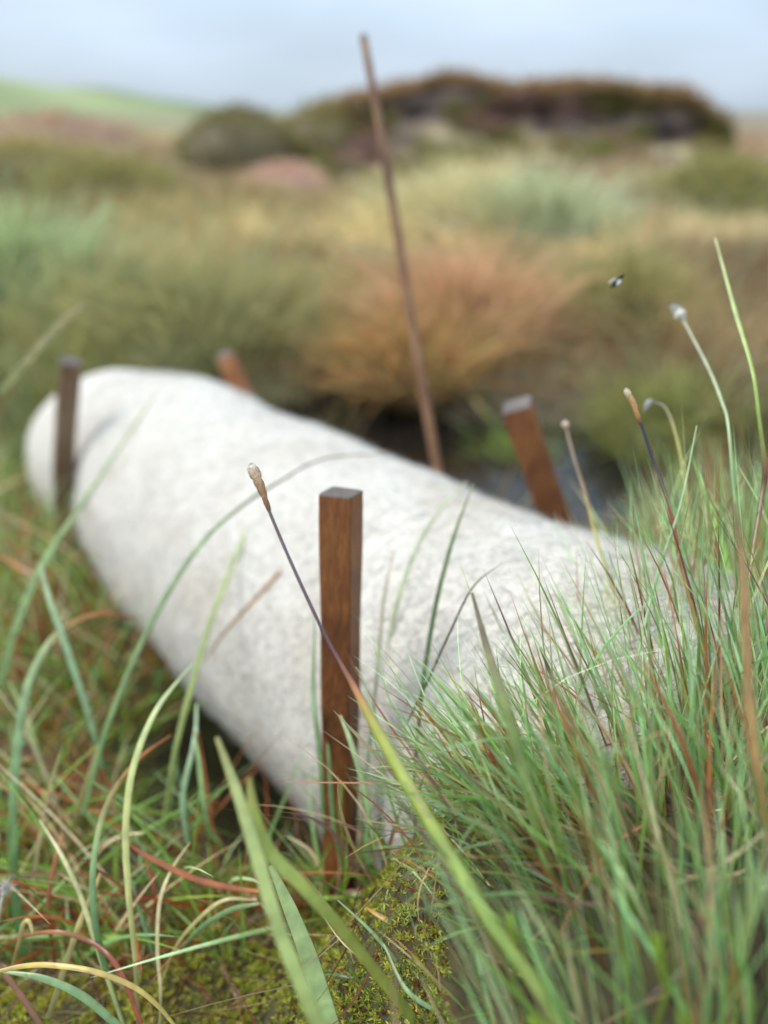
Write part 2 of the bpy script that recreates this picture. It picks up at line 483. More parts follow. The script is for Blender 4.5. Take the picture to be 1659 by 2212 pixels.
def tube(points, radii, cols, n=26, k=7):
    P = catmull(points, n); t = np.linspace(0, 1, n)
    r = np.interp(t, np.linspace(0, 1, len(radii)), radii)
    cc = np.array([lin(c) if isinstance(c, str) else c for c in cols])
    C = np.stack([np.interp(t, np.linspace(0, 1, len(cc)), cc[:, i]) for i in range(3)], -1)
    T = nrm(np.gradient(P, axis=0))
    A = nrm(np.cross(T, np.array([.31, .2, .93]))); B = np.cross(T, A)
    a = np.linspace(0, 2*math.pi, k, endpoint=False)
    V = P[:, None]+r[:, None, None]*(A[:, None]*np.cos(a)[None, :, None]+B[:, None]*np.sin(a)[None, :, None])
    return V.reshape(-1, 3), grid_faces(n, k, 0, True), np.repeat(C[:, None], k, 1).reshape(-1, 3)

def merge(parts):
    Vs, Fs, Cs = [], [], []; k = 0
    for V, F, C in parts:
        Vs.append(V); Fs.append(np.asarray(F)+k); Cs.append(C); k += len(V)
    return np.concatenate(Vs), np.concatenate(Fs), np.concatenate(Cs)

# ------------------------------------------------------------------ the wool log
STAKE_DENTS = []
def log_frame(s):
    c = LP + LA*s
    # the sagging line of the log
    off = .012*math.sin(s*4.2+.4)*LN + np.array([0, 0, 1])*(.012*math.sin(s*6.1-.6) - .007*math.exp(-((s-.34)/.14)**2) + .012*math.exp(-((s-.70)/.2)**2) - .045*max(0, s-.75)/.45)
    return c+off
def log_point(s, a, rnd=True):
    up = nrm(np.cross(LN, LA)); up = up if up[2] > 0 else -up
    r = LR
    e1 = (S1-s)/.20
    if e1 < 1: r *= max(0.0, 1-(1-max(e1, 0))**2.6)**(1/2.4)
    e0 = (s-S0)/.06
    if e0 < 1: r *= max(0.0, 1-(1-max(e0, 0))**3)**(1/3)
    d = LN*math.cos(a)+up*math.sin(a)
    c = log_frame(s)
    p = c+d*r
    if rnd:
        k = mnoise.fractal(tuple(p*5.0), .9, 2.0, 2)*.007 + mnoise.noise(tuple(p*24))*.0015 + mnoise.noise(tuple(p*80))*.0011
        for (ds, da, depth) in STAKE_DENTS:
            k -= depth*math.exp(-((s-ds)/.035)**2)*math.exp(-((math.atan2(math.sin(a-da), math.cos(a-da)))/.75)**2)
        p = p+d*k
    return p
def build_log():
    ns, na = 240, 180
    ss = np.concatenate([np.linspace(S0, S0+.06, 14)[:-1], np.linspace(S0+.06, S1-.2, ns-54), np.linspace(S1-.2, S1-.0005, 41)[1:]])
    ns = len(ss)
    V = np.array([log_point(s, a) for s in ss for a in np.linspace(0, 2*math.pi, na, endpoint=False)])
    F = grid_faces(ns, na, 0, True)
    base = log_frame(.4)-np.array([0, 0, LR])
    root = empty('wool_log', base)
    tag(root, 'thick pale felted wool log lying across the bog, held between wooden stakes', 'wool log')
    V = np.concatenate([V, [V[:na].mean(0), V[-na:].mean(0)]])
    i0 = np.arange(na); j0 = np.roll(i0, -1); e = (ns-1)*na
    caps = np.concatenate([np.stack([i0, j0, np.full(na, ns*na)], -1), np.stack([e+j0, e+i0, np.full(na, ns*na+1)], -1)])
    mesh('log_body', V, [F, caps], M_WOOL, root)
    # loose fibres standing off the felt
    n = 26000
    out = []
    s = S0+.05+(rng.random(n)**2.0)*1.2; a = rng.uniform(-1.1, 2.4, n)
    B = np.array([log_point(s[i], a[i]) for i in range(n)])
    up = nrm(np.cross(LN, LA)); up = up if up[2] > 0 else -up
    D = LN*np.cos(a)[:, None]+up*np.sin(a)[:, None]
    Tn = nrm(np.cross(D, LA))
    th = rng.uniform(0, 2*math.pi, n)
    tang = LA*np.cos(th)[:, None]+Tn*np.sin(th)[:, None]
    t2 = LA*np.cos(th+1.5)[:, None]+Tn*np.sin(th+1.5)[:, None]
    L = rng.uniform(.008, .032, n)
    d0 = nrm(tang+D*rng.uniform(.1, .5, n)[:, None]); bend = t2*rng.uniform(-.6, .6, n)[:, None]-D*rng.uniform(.1, .35, n)[:, None]
    g = np.where(rng.random(n) < .14, rng.uniform(.15, .4, n), rng.uniform(.5, .8, n))[:, None]*np.array([1, .97, .92])
    V, F, C = blade_mass(B-D*.0005, d0, bend, L, rng.uniform(.0003, .00065, n), g, g, 4, 0)
    tag(mesh('fibre_fuzz', V, F, M_FUZZ, root, col=C), kind='stuff')
    return root

# ------------------------------------------------------------------ stakes
def stake(name, top, bot, w, roll, label, wood, taper=1.0, wobble=.0015, chamf=.0016, extra=0.12, bow=0.0):
    top = np.asarray(top); bot = np.asarray(bot)
    ax = nrm(top-bot); bot2 = bot-ax*extra
    L = np.linalg.norm(top-bot2)
    f = np.array([math.sin(roll), -math.cos(roll), 0]); f = nrm(f-ax*(f@ax)); r = np.cross(f, ax)
    h = w/2; c = chamf
    ring = [(-h+c, -h), (h-c, -h), (h, -h+c), (h, h-c), (h-c, h), (-h+c, h), (-h, h-c), (-h, -h+c)]
    n = 22
    V = []
    rs = random.Random(name+label)
    ph = [rs.uniform(0, 6) for _ in range(4)]
    ts = list(np.linspace(0, 1, n))+[1+.0009/L, 1+.0016/L]
    for k, t in enumerate(ts):
        s = taper+(1-taper)*min(t, 1)
        shr = 1 if k < n else (.965 if k == n else .9)
        if t < .12: s *= max(.12, t/.12)             # driven point
        o = r*(wobble*math.sin(t*7+ph[0])+bow*math.sin(t*math.pi))+f*wobble*math.sin(t*5+ph[1])
        for i, (x, y) in enumerate(ring):
            if k >= n-1 and i == 0: hit = [rs.uniform(-.0009, .0007) for _ in range(8)]
            j = 1+.02*math.sin(t*23+i*1.7+ph[2])
            V.append(bot2+ax*(L*t+(hit[i] if k >= n-1 else 0))+o+(r*x-f*y)*s*shr*j)
    V = np.array(V); m = 8; nn = len(ts)
    F = grid_faces(nn, m, 0, True)
    e = (nn-1)*m
    V = np.concatenate([V, [V[e:e+m].mean(0)]]); cidx = len(V)-1
    tri = np.array([[e+i, e+(i+1) % m, cidx] for i in range(m)])
    mi = [0]*len(F)+[1]*len(tri)
    mi[-len(tri)-2*m:-len(tri)] = [1]*m*2
    o = mesh('wooden_stake', V, [F, tri], None, None, smooth=False, origin=bot, mats=[wood, M_END], mi=mi)
    tag(o, label, 'stake', 'wooden stakes along the log')
    return o

SF_T, SF_B = at(737, 1066, .53), at(735, 1800, .608)
STAKES = [
    (SF_T, SF_B, .0252, math.radians(-19), 'dark brown square stake standing upright against the near side of the log', M_WOOD, .82, .0, .14),
    (at(150, 782, 1.15), at(137, 1115, 1.29), .030, math.radians(28), 'weathered brown stake in front of the far rounded end of the log', M_WOOD3, 1, .003, .2),
    (at(487, 766, 1.38), at(548, 905, 1.44), .031, math.radians(6), 'short orange brown stake peeping over the back of the far log end', M_WOOD2, 1, .001, .4),
    (at(1118, 874, .775), at(1205, 1140, .845), .030, math.radians(-12), 'leaning reddish brown stake behind the log beside the grass tussock', M_WOOD, 1, .001, .35),
]
for i in (0, 1):
    q = STAKES[i]
    mid = .45*q[0]+.55*q[1]
    STAKE_DENTS.append((float((mid-LP)@LA), .1, .020 if i == 0 else .014))
build_log()
for tp, bt, w, roll, lab, wd, tpr, wob, ex in STAKES:
    stake('wooden_stake', tp, bt, w, roll, lab, wd, tpr, wob, extra=ex)
stake('wooden_stake', at(781, 80, 1.0), at(938, 1010, 1.0), .0098, math.radians(20), 'tall thin brown pole rising from behind the log against the sky', M_WOOD2, 1.45, .002, chamf=.003, extra=.35, bow=-.006).data.materials[0] = wood_mat('pole_wood', '#4a3020', '#7d573a', '#94704e')

# ------------------------------------------------------------------ grass tussock on the near right
G_BLUE = [lin(h) for h in ('#7a9c6e', '#88aa78', '#678856', '#9cb684', '#82a054', '#b6c898')]
G_GREEN = [lin(h) for h in ('#6c8c34', '#7a9a3e', '#88a848', '#628232')]
G_DEAD = [lin(h) for h in ('#a78a66', '#bda27c', '#96603c', '#c9b490', '#8a5038', '#6f4c48')]
def pick(pal, n):
    p = np.array(pal)[rng.integers(0, len(pal), n)]
    return p*rng.uniform(.65, 1.4, (n, 1))
def proj(P):
    q = np.asarray(P)-ORG
    d = q@CF
    return 829.5+FPX*(q@CR)/d, 1106-FPX*(q@CU)/d, d

def build_tussock():
    n0 = 11500
    x = rng.uniform(-.02, .75, n0); y = rng.uniform(.02, .85, n0)
    td = tuss_dist(x, y)
    keep = rng.random(n0) < np.maximum(np.exp(-(td/.135)**2)*1.1, .75*np.exp(-(np.hypot(x-.06, y-.31)/.08)**2))
    x, y, td = x[keep], y[keep], td[keep]
    base = np.stack([x, y, ground(x, y)-.01], -1)
    n = len(base)
    # lean: outwards from the middle line, and all of it combed to the left
    dx = np.array([TB-TA]); nl = nrm(np.array([-(TB-TA)[1], (TB-TA)[0]]))
    side = (x-TA[0])*nl[0]+(y-TA[1])*nl[1]                     # + towards the log
    lean = np.clip(side/.15, -1, 1)
    rnd = rng.normal(0, 1, (n, 3))
    d0 = np.stack([-.15-.45*np.maximum(lean, 0)+.13*np.maximum(-lean, 0)+.11*rnd[:, 0], .05+.10*lean+.12*rnd[:, 1], np.ones(n)], -1)
    d0 = nrm(d0)
    bend = np.stack([-.05+.09*rng.normal(0, 1, n), .07*rng.normal(0, 1, n), -.06*rng.random(n)], -1)
    odd = rng.random(n) < .12                                   # bent and broken ones
    bend[odd] += rng.normal(0, .28, (int(odd.sum()), 3))
    L = rng.uniform(.12, .28, n)*(1-.25*np.maximum(lean, 0))*(1+.55*smooth(.32, .5, y))
    # the outer, nearer blades are shorter; keep clear of the lens; keep to the tussock's outline
    jit = rng.uniform(-60, 220, n); jit2 = rng.uniform(-10, 200, n)
    jit2[rng.random(n) < .05] -= 90; jit[rng.random(n) < .08] -= 160
    for k in range(7):
        tip = base+L[:, None]*(d0+bend)
        px, py, pd = proj(tip); bx, by, bd = proj(base)
        pfloor = np.interp(pd, [.25, .31, .36, .42, .48], [1720, 1540, 1330, 1080, 700])+jit
        lim = np.interp(px, [700, 850, 950, 1050, 1200, 1300, 1400, 1500, 1700], [1650, 1400, 1330, 1230, 1080, 1050, 890, 880, 880])+jit2
        bad = (py < lim) | (py < pfloor)
        L = np.where(bad & (k < 6), L*.86, L)
    ok = (pd > .24) & (bd > .24) & ~bad & (px > 810) & (L > .045)
    base, d0, bend, L = base[ok], d0[ok], bend[ok], L[ok]
    pd, bx, px = pd[ok], bx[ok], px[ok]
    n = len(base)
    W = rng.uniform(.0010, .0026, n)*np.where(rng.random(n) < .10, 1.5, 1)
    cb = pick(G_GREEN+[lin('#7a6a3a'), lin('#8a5a38')], n)*.85; ct = pick(G_BLUE, n)*np.where(rng.random((n, 1)) < .28, 1.55, .95)  # bases darkened in colour so the tussock deepens inside; browns are dead sheaths
    kind = rng.random(n)
    dead = kind < .25
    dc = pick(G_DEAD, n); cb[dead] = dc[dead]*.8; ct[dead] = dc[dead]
    tipc = pick([lin('#7a4a2c'), lin('#4a2f33'), lin('#a38a66')], n); tips = (rng.random(n) < .28).astype(float)
    broad = rng.random(n) < .018                               # broad bleached sheaths
    W[broad] = rng.uniform(.0035, .006, int(broad.sum())); cb[broad] = lin('#b09a70')*rng.uniform(.7, 1.1, (int(broad.sum()), 1)); ct[broad] = lin('#c9b893')*.9; L[broad] *= .75
    # blades spilling over the left foot of the tussock
    m = 420
    sx = rng.normal(.085, .03, m); sy = rng.normal(.30, .045, m)
    sb = np.stack([sx, sy, ground(sx, sy)-.008], -1)
    sd_ = nrm(np.stack([rng.normal(-.75, .35, m), rng.normal(.05, .3, m), np.full(m, .8)], -1))
    sbe = np.stack([rng.normal(-.1, .25, m), rng.normal(0, .2, m), -.55*rng.random(m)], -1)
    sL = rng.uniform(.06, .17, m)
    qx, qy, qd = proj(sb+sL[:, None]*(sd_+sbe))
    g = (qd > .3) & (qx > 740)
    base = np.concatenate([base, sb[g]]); d0 = np.concatenate([d0, sd_[g]]); bend = np.concatenate([bend, sbe[g]]); L = np.concatenate([L, sL[g]])
    pd = np.concatenate([pd, qd[g]]); px = np.concatenate([px, qx[g]]); m = int(g.sum())
    W = np.concatenate([W, rng.uniform(.0012, .0022, m)]); cb = np.concatenate([cb, pick(G_GREEN, m)*.8]); c2 = pick(G_BLUE+G_DEAD[:3], m); ct = np.concatenate([ct, c2])
    tipc = np.concatenate([tipc, c2]); tips = np.concatenate([tips, np.zeros(m)]); n = len(base)
    root = empty('grass_tussock', (TA[0], TA[1], float(ground(*TA))))
    tag(root, 'large tussock of fine blue green grass covering the near end of the log', 'grass tussock')
    nearf = -(W/np.maximum(pd, .05))                            # the ones that show largest
    vis = (px > 800) & (px < 1680)
    order = np.argsort(nearf+np.where(vis, 0, 9))
    big = order[:260]; rest = order[260:]
    for i in big:
        s = slice(i, i+1)
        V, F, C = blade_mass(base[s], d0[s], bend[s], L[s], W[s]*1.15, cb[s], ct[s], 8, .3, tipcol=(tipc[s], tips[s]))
        mesh('blade', V, F, M_BLADE, root, col=C)
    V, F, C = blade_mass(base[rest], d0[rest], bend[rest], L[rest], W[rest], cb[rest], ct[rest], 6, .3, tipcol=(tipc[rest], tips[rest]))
    o = mesh('blade_mass', V, F, M_BLADE, root, col=C); tag(o, kind='stuff')
    # dead litter low down in the tussock
    m = 900
    tt = rng.random(m)
    bx_ = TA[0]+tt*(TB-TA)[0]+rng.normal(0, .08, m); by_ = TA[1]+tt*(TB-TA)[1]+rng.normal(0, .08, m)
    bz = ground(bx_, by_)+rng.uniform(0, .05, m)
    d = nrm(rng.normal(0, 1, (m, 3))*np.array([1, 1, .6])+np.array([-.3, 0, .3]))
    c = pick(G_DEAD, m)*.8
    V, F, C = blade_mass(np.stack([bx_, by_, bz], -1), d, rng.normal(0, .35, (m, 3)), rng.uniform(.025, .07, m), rng.uniform(.0008, .0018, m), c, c, 6, .2)
    ok = np.repeat(proj(np.stack([bx_, by_, bz], -1))[2] > .26, 7*3)
    tag(mesh('dead_leaves', V, F, M_BLADE, root, col=C), kind='stuff')
    # dew
    k = 420
    sel = rng.choice(n, k); t = rng.uniform(.45, .95, k)
    P = base[sel]+L[sel][:, None]*(d0[sel]*t[:, None]+bend[sel]*(t**2)[:, None])
    ico = np.array([(0, 0, -1), (.72, -.53, -.45), (-.28, -.85, -.45), (-.89, 0, -.45), (-.28, .85, -.45), (.72, .53, -.45), (.28, -.85, .45), (-.72, -.53, .45), (-.72, .53, .45), (.28, .85, .45), (.89, 0, .45), (0, 0, 1)])
    icf = np.array([(0, 1, 2), (1, 0, 5), (0, 2, 3), (0, 3, 4), (0, 4, 5), (1, 5, 10), (2, 1, 6), (3, 2, 7), (4, 3, 8), (5, 4, 9), (1, 10, 6), (2, 6, 7), (3, 7, 8), (4, 8, 9), (5, 9, 10), (6, 10, 11), (7, 6, 11), (8, 7, 11), (9, 8, 11), (10, 9, 11)])
    r = rng.uniform(.0004, .0009, k)
    V = (P[:, None]+ico[None]*r[:, None, None]).reshape(-1, 3)
    F = (icf[None]+12*np.arange(k)[:, None, None]).reshape(-1, 3)
    tag(mesh('dew', V, F, M_DEW, root), kind='stuff')
build_tussock()

# ------------------------------------------------------------------ single leaves that stand out
def mute(c):
    g = c.mean()
    if c[0] > 1.6*c[1]: c = c*.78+g*.22*np.array([1.15, 1, .75])        # wet rust rather than bright red
    else: c = c*.9+g*.1
    return c*(np.array([1.0, 1.12, .68]) if c[0] > 1.3*c[1] else np.array([1.12, 1, .80]))
def leaf(pts, wpx, cols, label, name='grass_strand', cat='grass', group=None, fold=.3, twist=.4, n=44):
    """pts: (x, y, distance) base -> tip; wpx: widths as seen"""
    P = np.array([at(*p) for p in pts]); ds = np.array([p[2] for p in pts])
    k = np.linspace(0, 1, len(wpx)); dd = np.interp(k, np.linspace(0, 1, len(ds)), ds)
    W = np.array(wpx)*(.86 if max(wpx) < 32 else 1.0)*dd/FPX
    V, F, C = ribbon(P, W, cols, n, fold, twist, hash(label) % 1000 if False else sum(map(ord, label)))
    o = mesh(name, V, F, M_BLADE, None, col=C, origin=P[0])
    return tag(o, label, cat, group)

GR = '#7d9a6c'; GP = '#9aa96a'; GB = '#6f9074'; RD = '#8c3a1e'; OR = '#a8622f'; TN = '#b0936a'; DG = '#4a5d36'; PU = '#564448'
LEAVES = [
 # wide near blades in front of the stake foot
 ([(720, 2300, .32), (660, 2150, .322), (600, 2000, .325), (555, 1850, .33), (515, 1720, .335), (468, 1592, .345)], [33, 34, 33, 31, 28, 22, 11], ['#7f9556', '#859a5a', '#8a9f60', '#8fa264', '#90a066', '#80704a'], 'broad pale green blade with blunt tip below the front stake, left of the elbow blade'),
 ([(900, 2210, .42), (760, 2035, .37), (665, 1925, .35), (590, 1850, .34), (552, 1770, .335), (538, 1680, .335)], [20, 25, 28, 32, 32, 27, 12], ['#98a654', '#9caa58', '#9aaa5c', '#94a65e', '#90a050', '#948f48'], 'broad green blade bent like an elbow crossing low in front of the front stake'),
 ([(735, 2290, .43), (705, 2190, .43), (668, 2070, .43), (625, 1960, .43), (585, 1870, .43)], [40, 44, 40, 30, 12], ['#84a068', '#8aa674', '#90ac7a', '#96ae7c'], 'grey green blade tucked behind the broad pair at the bottom centre'),
 # left side
 ([(22, 1990, .62), (28, 1750, .62), (50, 1520, .64), (95, 1405, .66), (150, 1350, .68), (225, 1325, .70), (295, 1338, .72)], [18, 21, 21, 18, 16, 15, 10, 4], ['#5f8350', '#6d9160', '#7a9a70', '#8fa377', '#98703f', '#a2482a', '#8a3a26'], 'long green blade arching over with a red tip beside the log'),
 ([(222, 1660, .66), (190, 1540, .66), (140, 1390, .67), (105, 1290, .68), (86, 1215, .69)], [10, 16, 18, 15, 5], ['#5b7c56', '#6f8f6c', '#7d9a78', '#8fa787'], 'straight grey green blade slanting left with its tip pointing up near the left border'),
 ([(0, 1480, .72), (40, 1340, .73), (95, 1215, .75), (165, 1105, .78), (215, 1030, .80)], [18, 20, 18, 12, 4], ['#6d8850', '#7b955f', '#87a06d', '#93a87c'], 'green blade rising from the left border towards the far stake foot'),
 ([(300, 2230, .50), (292, 2070, .50), (277, 1920, .51), (272, 1780, .52), (290, 1650, .53), (340, 1530, .55), (415, 1435, .58)], [9, 13, 15, 17, 17, 16, 12, 4], ['#8f8a5a', '#9d9f66', '#aab070', '#b2b97c', '#a9b67c', '#9bac7c', '#93a284'], 'pale straw green blade standing upright and curving right at lower left'),
 ([(275, 2240, .50), (225, 2080, .50), (202, 1960, .50), (205, 1840, .51), (235, 1730, .53), (300, 1640, .55), (370, 1588, .57)], [13, 15, 17, 15, 14, 11, 4], ['#4c7340', '#577d4a', '#65895a', '#72905f', '#8c8654', '#a05a30', '#8f4a28'], 'green blade bowed to the left with a rusty tip at lower left'),
 ([(275, 1822, .53), (330, 1856, .53), (420, 1898, .53), (500, 1918, .53), (560, 1926, .53)], [5, 14, 15, 14, 8], ['#8a3d22', '#9c4526', '#a34827', '#8f3820', '#b0602c'], 'rust red blade lying nearly level above the moss'),
 ([(345, 1850, .62), (375, 1640, .64), (420, 1460, .68), (470, 1300, .74), (540, 1130, .8), (610, 1000, .86)], [10, 14, 15, 14, 12, 3], ['#5f7030', '#71823f', '#7c8d4c', '#8a9a66', '#98a682', '#a3ae92'], 'olive blade rising steeply in front of the log midway along'),
 ([(180, 1760, .60), (235, 1560, .62), (330, 1340, .65), (430, 1180, .67), (520, 1095, .68), (600, 1043, .69), (700, 991, .70), (850, 980, .72)], [13, 15, 14, 11, 8, 6, 4, 2], ['#5f7c48', '#75905c', '#84a074', '#8ca07e', '#5a5a3c', '#6a4440', '#7d5854'], 'long thin blade arching across the log with a dull red tip'),
 ([(440, 1430, .72), (490, 1360, .72), (560, 1285, .73), (630, 1212, .74), (700, 1165, .75)], [4, 8, 10, 9, 3], ['#9a8b6c', '#a4735c', '#a86450', '#a77a66'], 'short pinkish blade curving across the log beside the front stake'),
 ([(175, 1100, .95), (230, 1010, .95), (290, 920, .97), (350, 830, .99)], [7, 9, 8, 2], ['#7f9474', '#92a284', '#a0ab94', '#b0b6a6'], 'slender pale blade leaning right in front of the far end of the log'),
 ([(0, 850, .9), (60, 780, .92), (130, 700, .95), (190, 650, .97)], [16, 18, 14, 4], ['#7f8a52', '#8f9260', '#9d9a72', '#a59d80'], 'blurred tan green blade at the left border above the far stake'),
 ([(85, 1770, .55), (130, 1842, .53), (172, 1930, .52), (200, 2015, .51), (228, 2100, .50), (275, 2240, .49)][::-1], [8, 12, 13, 12, 10, 3], ['#7d8a54', '#8f9a64', '#a0a677', '#a8a883', '#a39a7c'], 'pale green blade leaning left across the lower left corner'),
 ([(105, 2200, .50), (165, 2015, .51), (200, 1930, .53), (218, 1885, .54)], [16, 16, 13, 5], ['#8f7a5c', '#a88f6c', '#b69c78', '#b08a66'], 'flat beige dead stalk leaning right at lower left'),
 ([(-10, 2100, .46), (50, 2087, .46), (110, 2085, .455), (200, 2098, .45), (285, 2130, .45), (340, 2172, .45), (385, 2225, .45)], [9, 12, 13, 14, 13, 11, 8], ['#9d8048', '#ab8a50', '#b08c52', '#9f8450', '#a68e58'], 'tan arching dead blade crossing the bottom left corner'),
 ([(0, 2098, .47), (90, 2113, .465), (175, 2150, .46), (260, 2220, .455)][::-1], [18, 20, 16, 5], ['#56764a', '#628355', '#6d8d60', '#7a966c'], 'green blade drooping under the tan arch in the bottom left corner'),
 ([(-5, 2052, .52), (50, 2022, .51), (125, 2014, .50), (190, 2032, .50), (235, 2065, .49), (270, 2120, .485), (310, 2230, .48)], [6, 10, 11, 11, 12, 13, 12], ['#7a3524', '#8c4a30', '#9a5b3c', '#83362a', '#7a2a20', '#94391f', '#86301c'], 'red brown blade arching over the moss in the bottom left corner'),
 ([(95, 2225, .48), (45, 2150, .49), (-10, 2075, .5)], [14, 15, 12], ['#5a2c18', '#6f3a20', '#7a4226'], 'dark rusty stalk slanting out of the bottom left corner'),
 ([(15, 2130, .50), (40, 2040, .50), (50, 1998, .50), (62, 1990, .50), (70, 2012, .50), (68, 2020, .50)], [8, 10, 12, 10, 7, 3], ['#7d5c3c', '#a98a66', '#cbb08c', '#c9ad88', '#9a7a58'], 'withered curled leaf tip hooked over near the bottom left corner'),
 ([(345, 2230, .50), (347, 2140, .50), (340, 2050, .51), (345, 1950, .52), (370, 1880, .53), (410, 1820, .54)], [6, 9, 10, 10, 8, 3], ['#8f8860', '#a09a70', '#aaa47e', '#a9a380', '#98946c'], 'thin pale beige blade standing up in the moss left of the broad pair'),
 ([(340, 2150, .52), (380, 2045, .52), (440, 1975, .52), (490, 1943, .52), (555, 1945, .52)], [7, 9, 11, 10, 5], ['#7d7a48', '#8f8c58', '#9b9668', '#968c66'], 'tan blade arching right over the moss'),
 ([(395, 2045, .52), (440, 2000, .515), (500, 1965, .51), (560, 1952, .50)], [8, 13, 14, 8], ['#5c7c50', '#68885e', '#75936a', '#7f9a72'], 'short green blade bending right above the moss behind the broad pair'),
 ([(345, 2120, .53), (325, 2040, .53), (300, 1960, .535), (285, 1900, .54)], [8, 11, 10, 4], ['#4f7048', '#5c7d58', '#6a8a68'], 'narrow dark green blade leaning left in the moss'),
 ([(330, 1990, .58), (335, 1930, .58), (320, 1870, .585), (305, 1830, .59)], [9, 12, 11, 5], ['#7a3218', '#8a3d1e', '#a25028'], 'short rusty leaf in the moss beneath the level red blade'),
 ([(405, 1820, .60), (395, 1720, .61), (420, 1600, .63), (425, 1520, .66)], [14, 15, 12, 4], ['#5a7a54', '#6b8a68', '#7b967a', '#8aa18a'], 'grey green blade under the shaded lower edge of the log'),
 ([(455, 1810, .60), (440, 1740, .60), (430, 1650, .61), (420, 1580, .62)], [13, 15, 14, 5], ['#51713f', '#63834f', '#76925f'], 'short stiff green blade left of the dark hollow'),
 ([(55, 2080, .58), (40, 1990, .58), (30, 1880, .58), (35, 1780, .58)], [18, 22, 22, 14], ['#3f6a34', '#4b7640', '#587f4c', '#65885a'], 'wide dark green blade standing at the left border'),
 ([(130, 1900, .62), (160, 1780, .62), (205, 1640, .63), (240, 1560, .65)], [10, 14, 13, 4], ['#6c6a38', '#7d7a44', '#8a8250', '#90805a'], 'olive brown blade leaning right at the left of the log'),
 ([(100, 1690, .7), (60, 1560, .72), (20, 1470, .74)], [12, 14, 5], ['#6a7d40', '#7b8c50', '#8a985f'], 'short olive blade leaning left at the left border'),
 ([(0, 1200, .9), (40, 1225, .88), (75, 1245, .87)], [8, 12, 8], ['#9c5232', '#a85a36', '#8a4a30'], 'bit of rusty leaf at the left border level with the front stake'),
 ([(120, 2100, .55), (105, 1960, .55), (120, 1860, .56), (135, 1800, .57)], [8, 12, 11, 4], ['#7a2e1c', '#93412a', '#a45038', '#a8684c'], 'thin red blade standing among tan stalks at lower left'),
 # around the front stake
 ([(700, 1800, .56), (690, 1620, .56), (676, 1500, .57), (680, 1330, .59)], [9, 14, 14, 4], ['#5c7c4c', '#6d8c62', '#7d987a', '#8aa38c'], 'grey green blade standing just left of the front stake'),
 ([(745, 1850, .58), (735, 1740, .58), (745, 1600, .58), (738, 1545, .58)], [8, 12, 12, 5], ['#5f6f30', '#71823f', '#7d8f50'], 'olive blade standing against the foot of the front stake'),
 ([(810, 1840, .52), (790, 1720, .525), (760, 1610, .53), (735, 1545, .535)], [8, 13, 14, 6], ['#6a8a58', '#7c9a6c', '#8ca882', '#97ad8e'], 'pale blade leaning left across the lower part of the front stake'),
 ([(745, 1880, .56), (722, 1790, .56), (712, 1660, .57), (705, 1560, .58)], [9, 13, 12, 4], ['#4f7040', '#5f8050', '#6f8d60'], 'dark green blade hugging the left edge of the front stake foot'),
 ([(893, 1700, .54), (905, 1560, .545), (920, 1430, .55), (945, 1290, .56), (980, 1160, .57), (1022, 1045, .58)], [9, 11, 12, 12, 10, 3], ['#3d4f2c', '#475a34', '#4e623a', '#5a6c46', '#6f7f5c'], 'dark green blade rising right of the front stake in front of the log'),
 ([(880, 1560, .52), (920, 1480, .52), (970, 1370, .52), (1022, 1268, .52), (1085, 1215, .53)], [5, 6, 6, 5, 2], ['#3b402c', '#3f3c30', '#4a463a', '#7d8068'], 'thin dark blade bent at its tip right of the dark green blade'),
 ([(830, 1560, .62), (840, 1400, .62), (870, 1260, .63), (930, 1130, .65), (1010, 1040, .67)], [8, 12, 13, 11, 3], ['#8aa084', '#9fae98', '#a9b4a2', '#b4bcae'], 'blurred pale grey green blade against the log right of the stake'),
 ([(780, 1760, .58), (800, 1600, .58), (815, 1450, .59), (830, 1290, .60), (850, 1190, .61)], [6, 9, 10, 9, 3], ['#6f8a68', '#8a9e86', '#a3a498', '#ab9f98'], 'slim pinkish grey blade close to the right of the front stake'),
 # near blades crossing the tussock
 ([(1190, 1900, .36), (1160, 1790, .36), (1130, 1660, .365), (1090, 1520, .37), (1052, 1400, .38), (1020, 1280, .39)], [28, 30, 30, 26, 20, 6], ['#5f7d38', '#64803e', '#6a8244', '#6f7c4a', '#6d6650', '#6a5048'], 'blurred green blade with a brown tip standing before the tussock'),
 ([(1660, 1800, .31), (1640, 1680, .31), (1622, 1540, .315), (1612, 1380, .32), (1604, 1220, .325), (1586, 1085, .33)], [20, 22, 22, 20, 18, 8], ['#7a6040', '#8a6444', '#906444', '#8f6040', '#845c42', '#6a4c3a'], 'blurred red brown stalk standing before the tussock near the right border'),
 ([(1100, 2150, .44), (1030, 2092, .44), (930, 2035, .45), (829, 1984, .46), (790, 1960, .47)], [12, 18, 18, 14, 5], ['#4a3420', '#7a6434', '#94823e', '#a07636', '#a05a2c'], 'orange olive dying blade pointing left below the front stake'),
 ([(1060, 2050, .46), (1000, 2020, .46), (930, 1995, .465), (862, 1972, .47), (836, 1946, .475), (842, 1912, .48), (862, 1862, .49), (885, 1830, .49)], [5, 6, 6, 6, 5, 5, 4, 2], ['#6b7d38', '#7b8e46', '#879a55', '#8b9a5c', '#8d8f60'], 'thin green blade curling back on itself like a hook'),
 ([(1050, 2040, .46), (965, 1950, .465), (905, 1895, .47), (848, 1852, .475)], [5, 6, 5, 2], ['#8a8a58', '#a39c74', '#b59f8c', '#c0ab9c'], 'thin bleached dead blade pointing up left beside the hooked blade'),
 ([(820, 1925, .50), (815, 1990, .50), (795, 2060, .50), (762, 2120, .50)][::-1], [9, 12, 10, 3], ['#7a1f1c', '#8a2824', '#943e34', '#7a5a3c'], 'dark red stem leaning right out of the moss at bottom centre'),
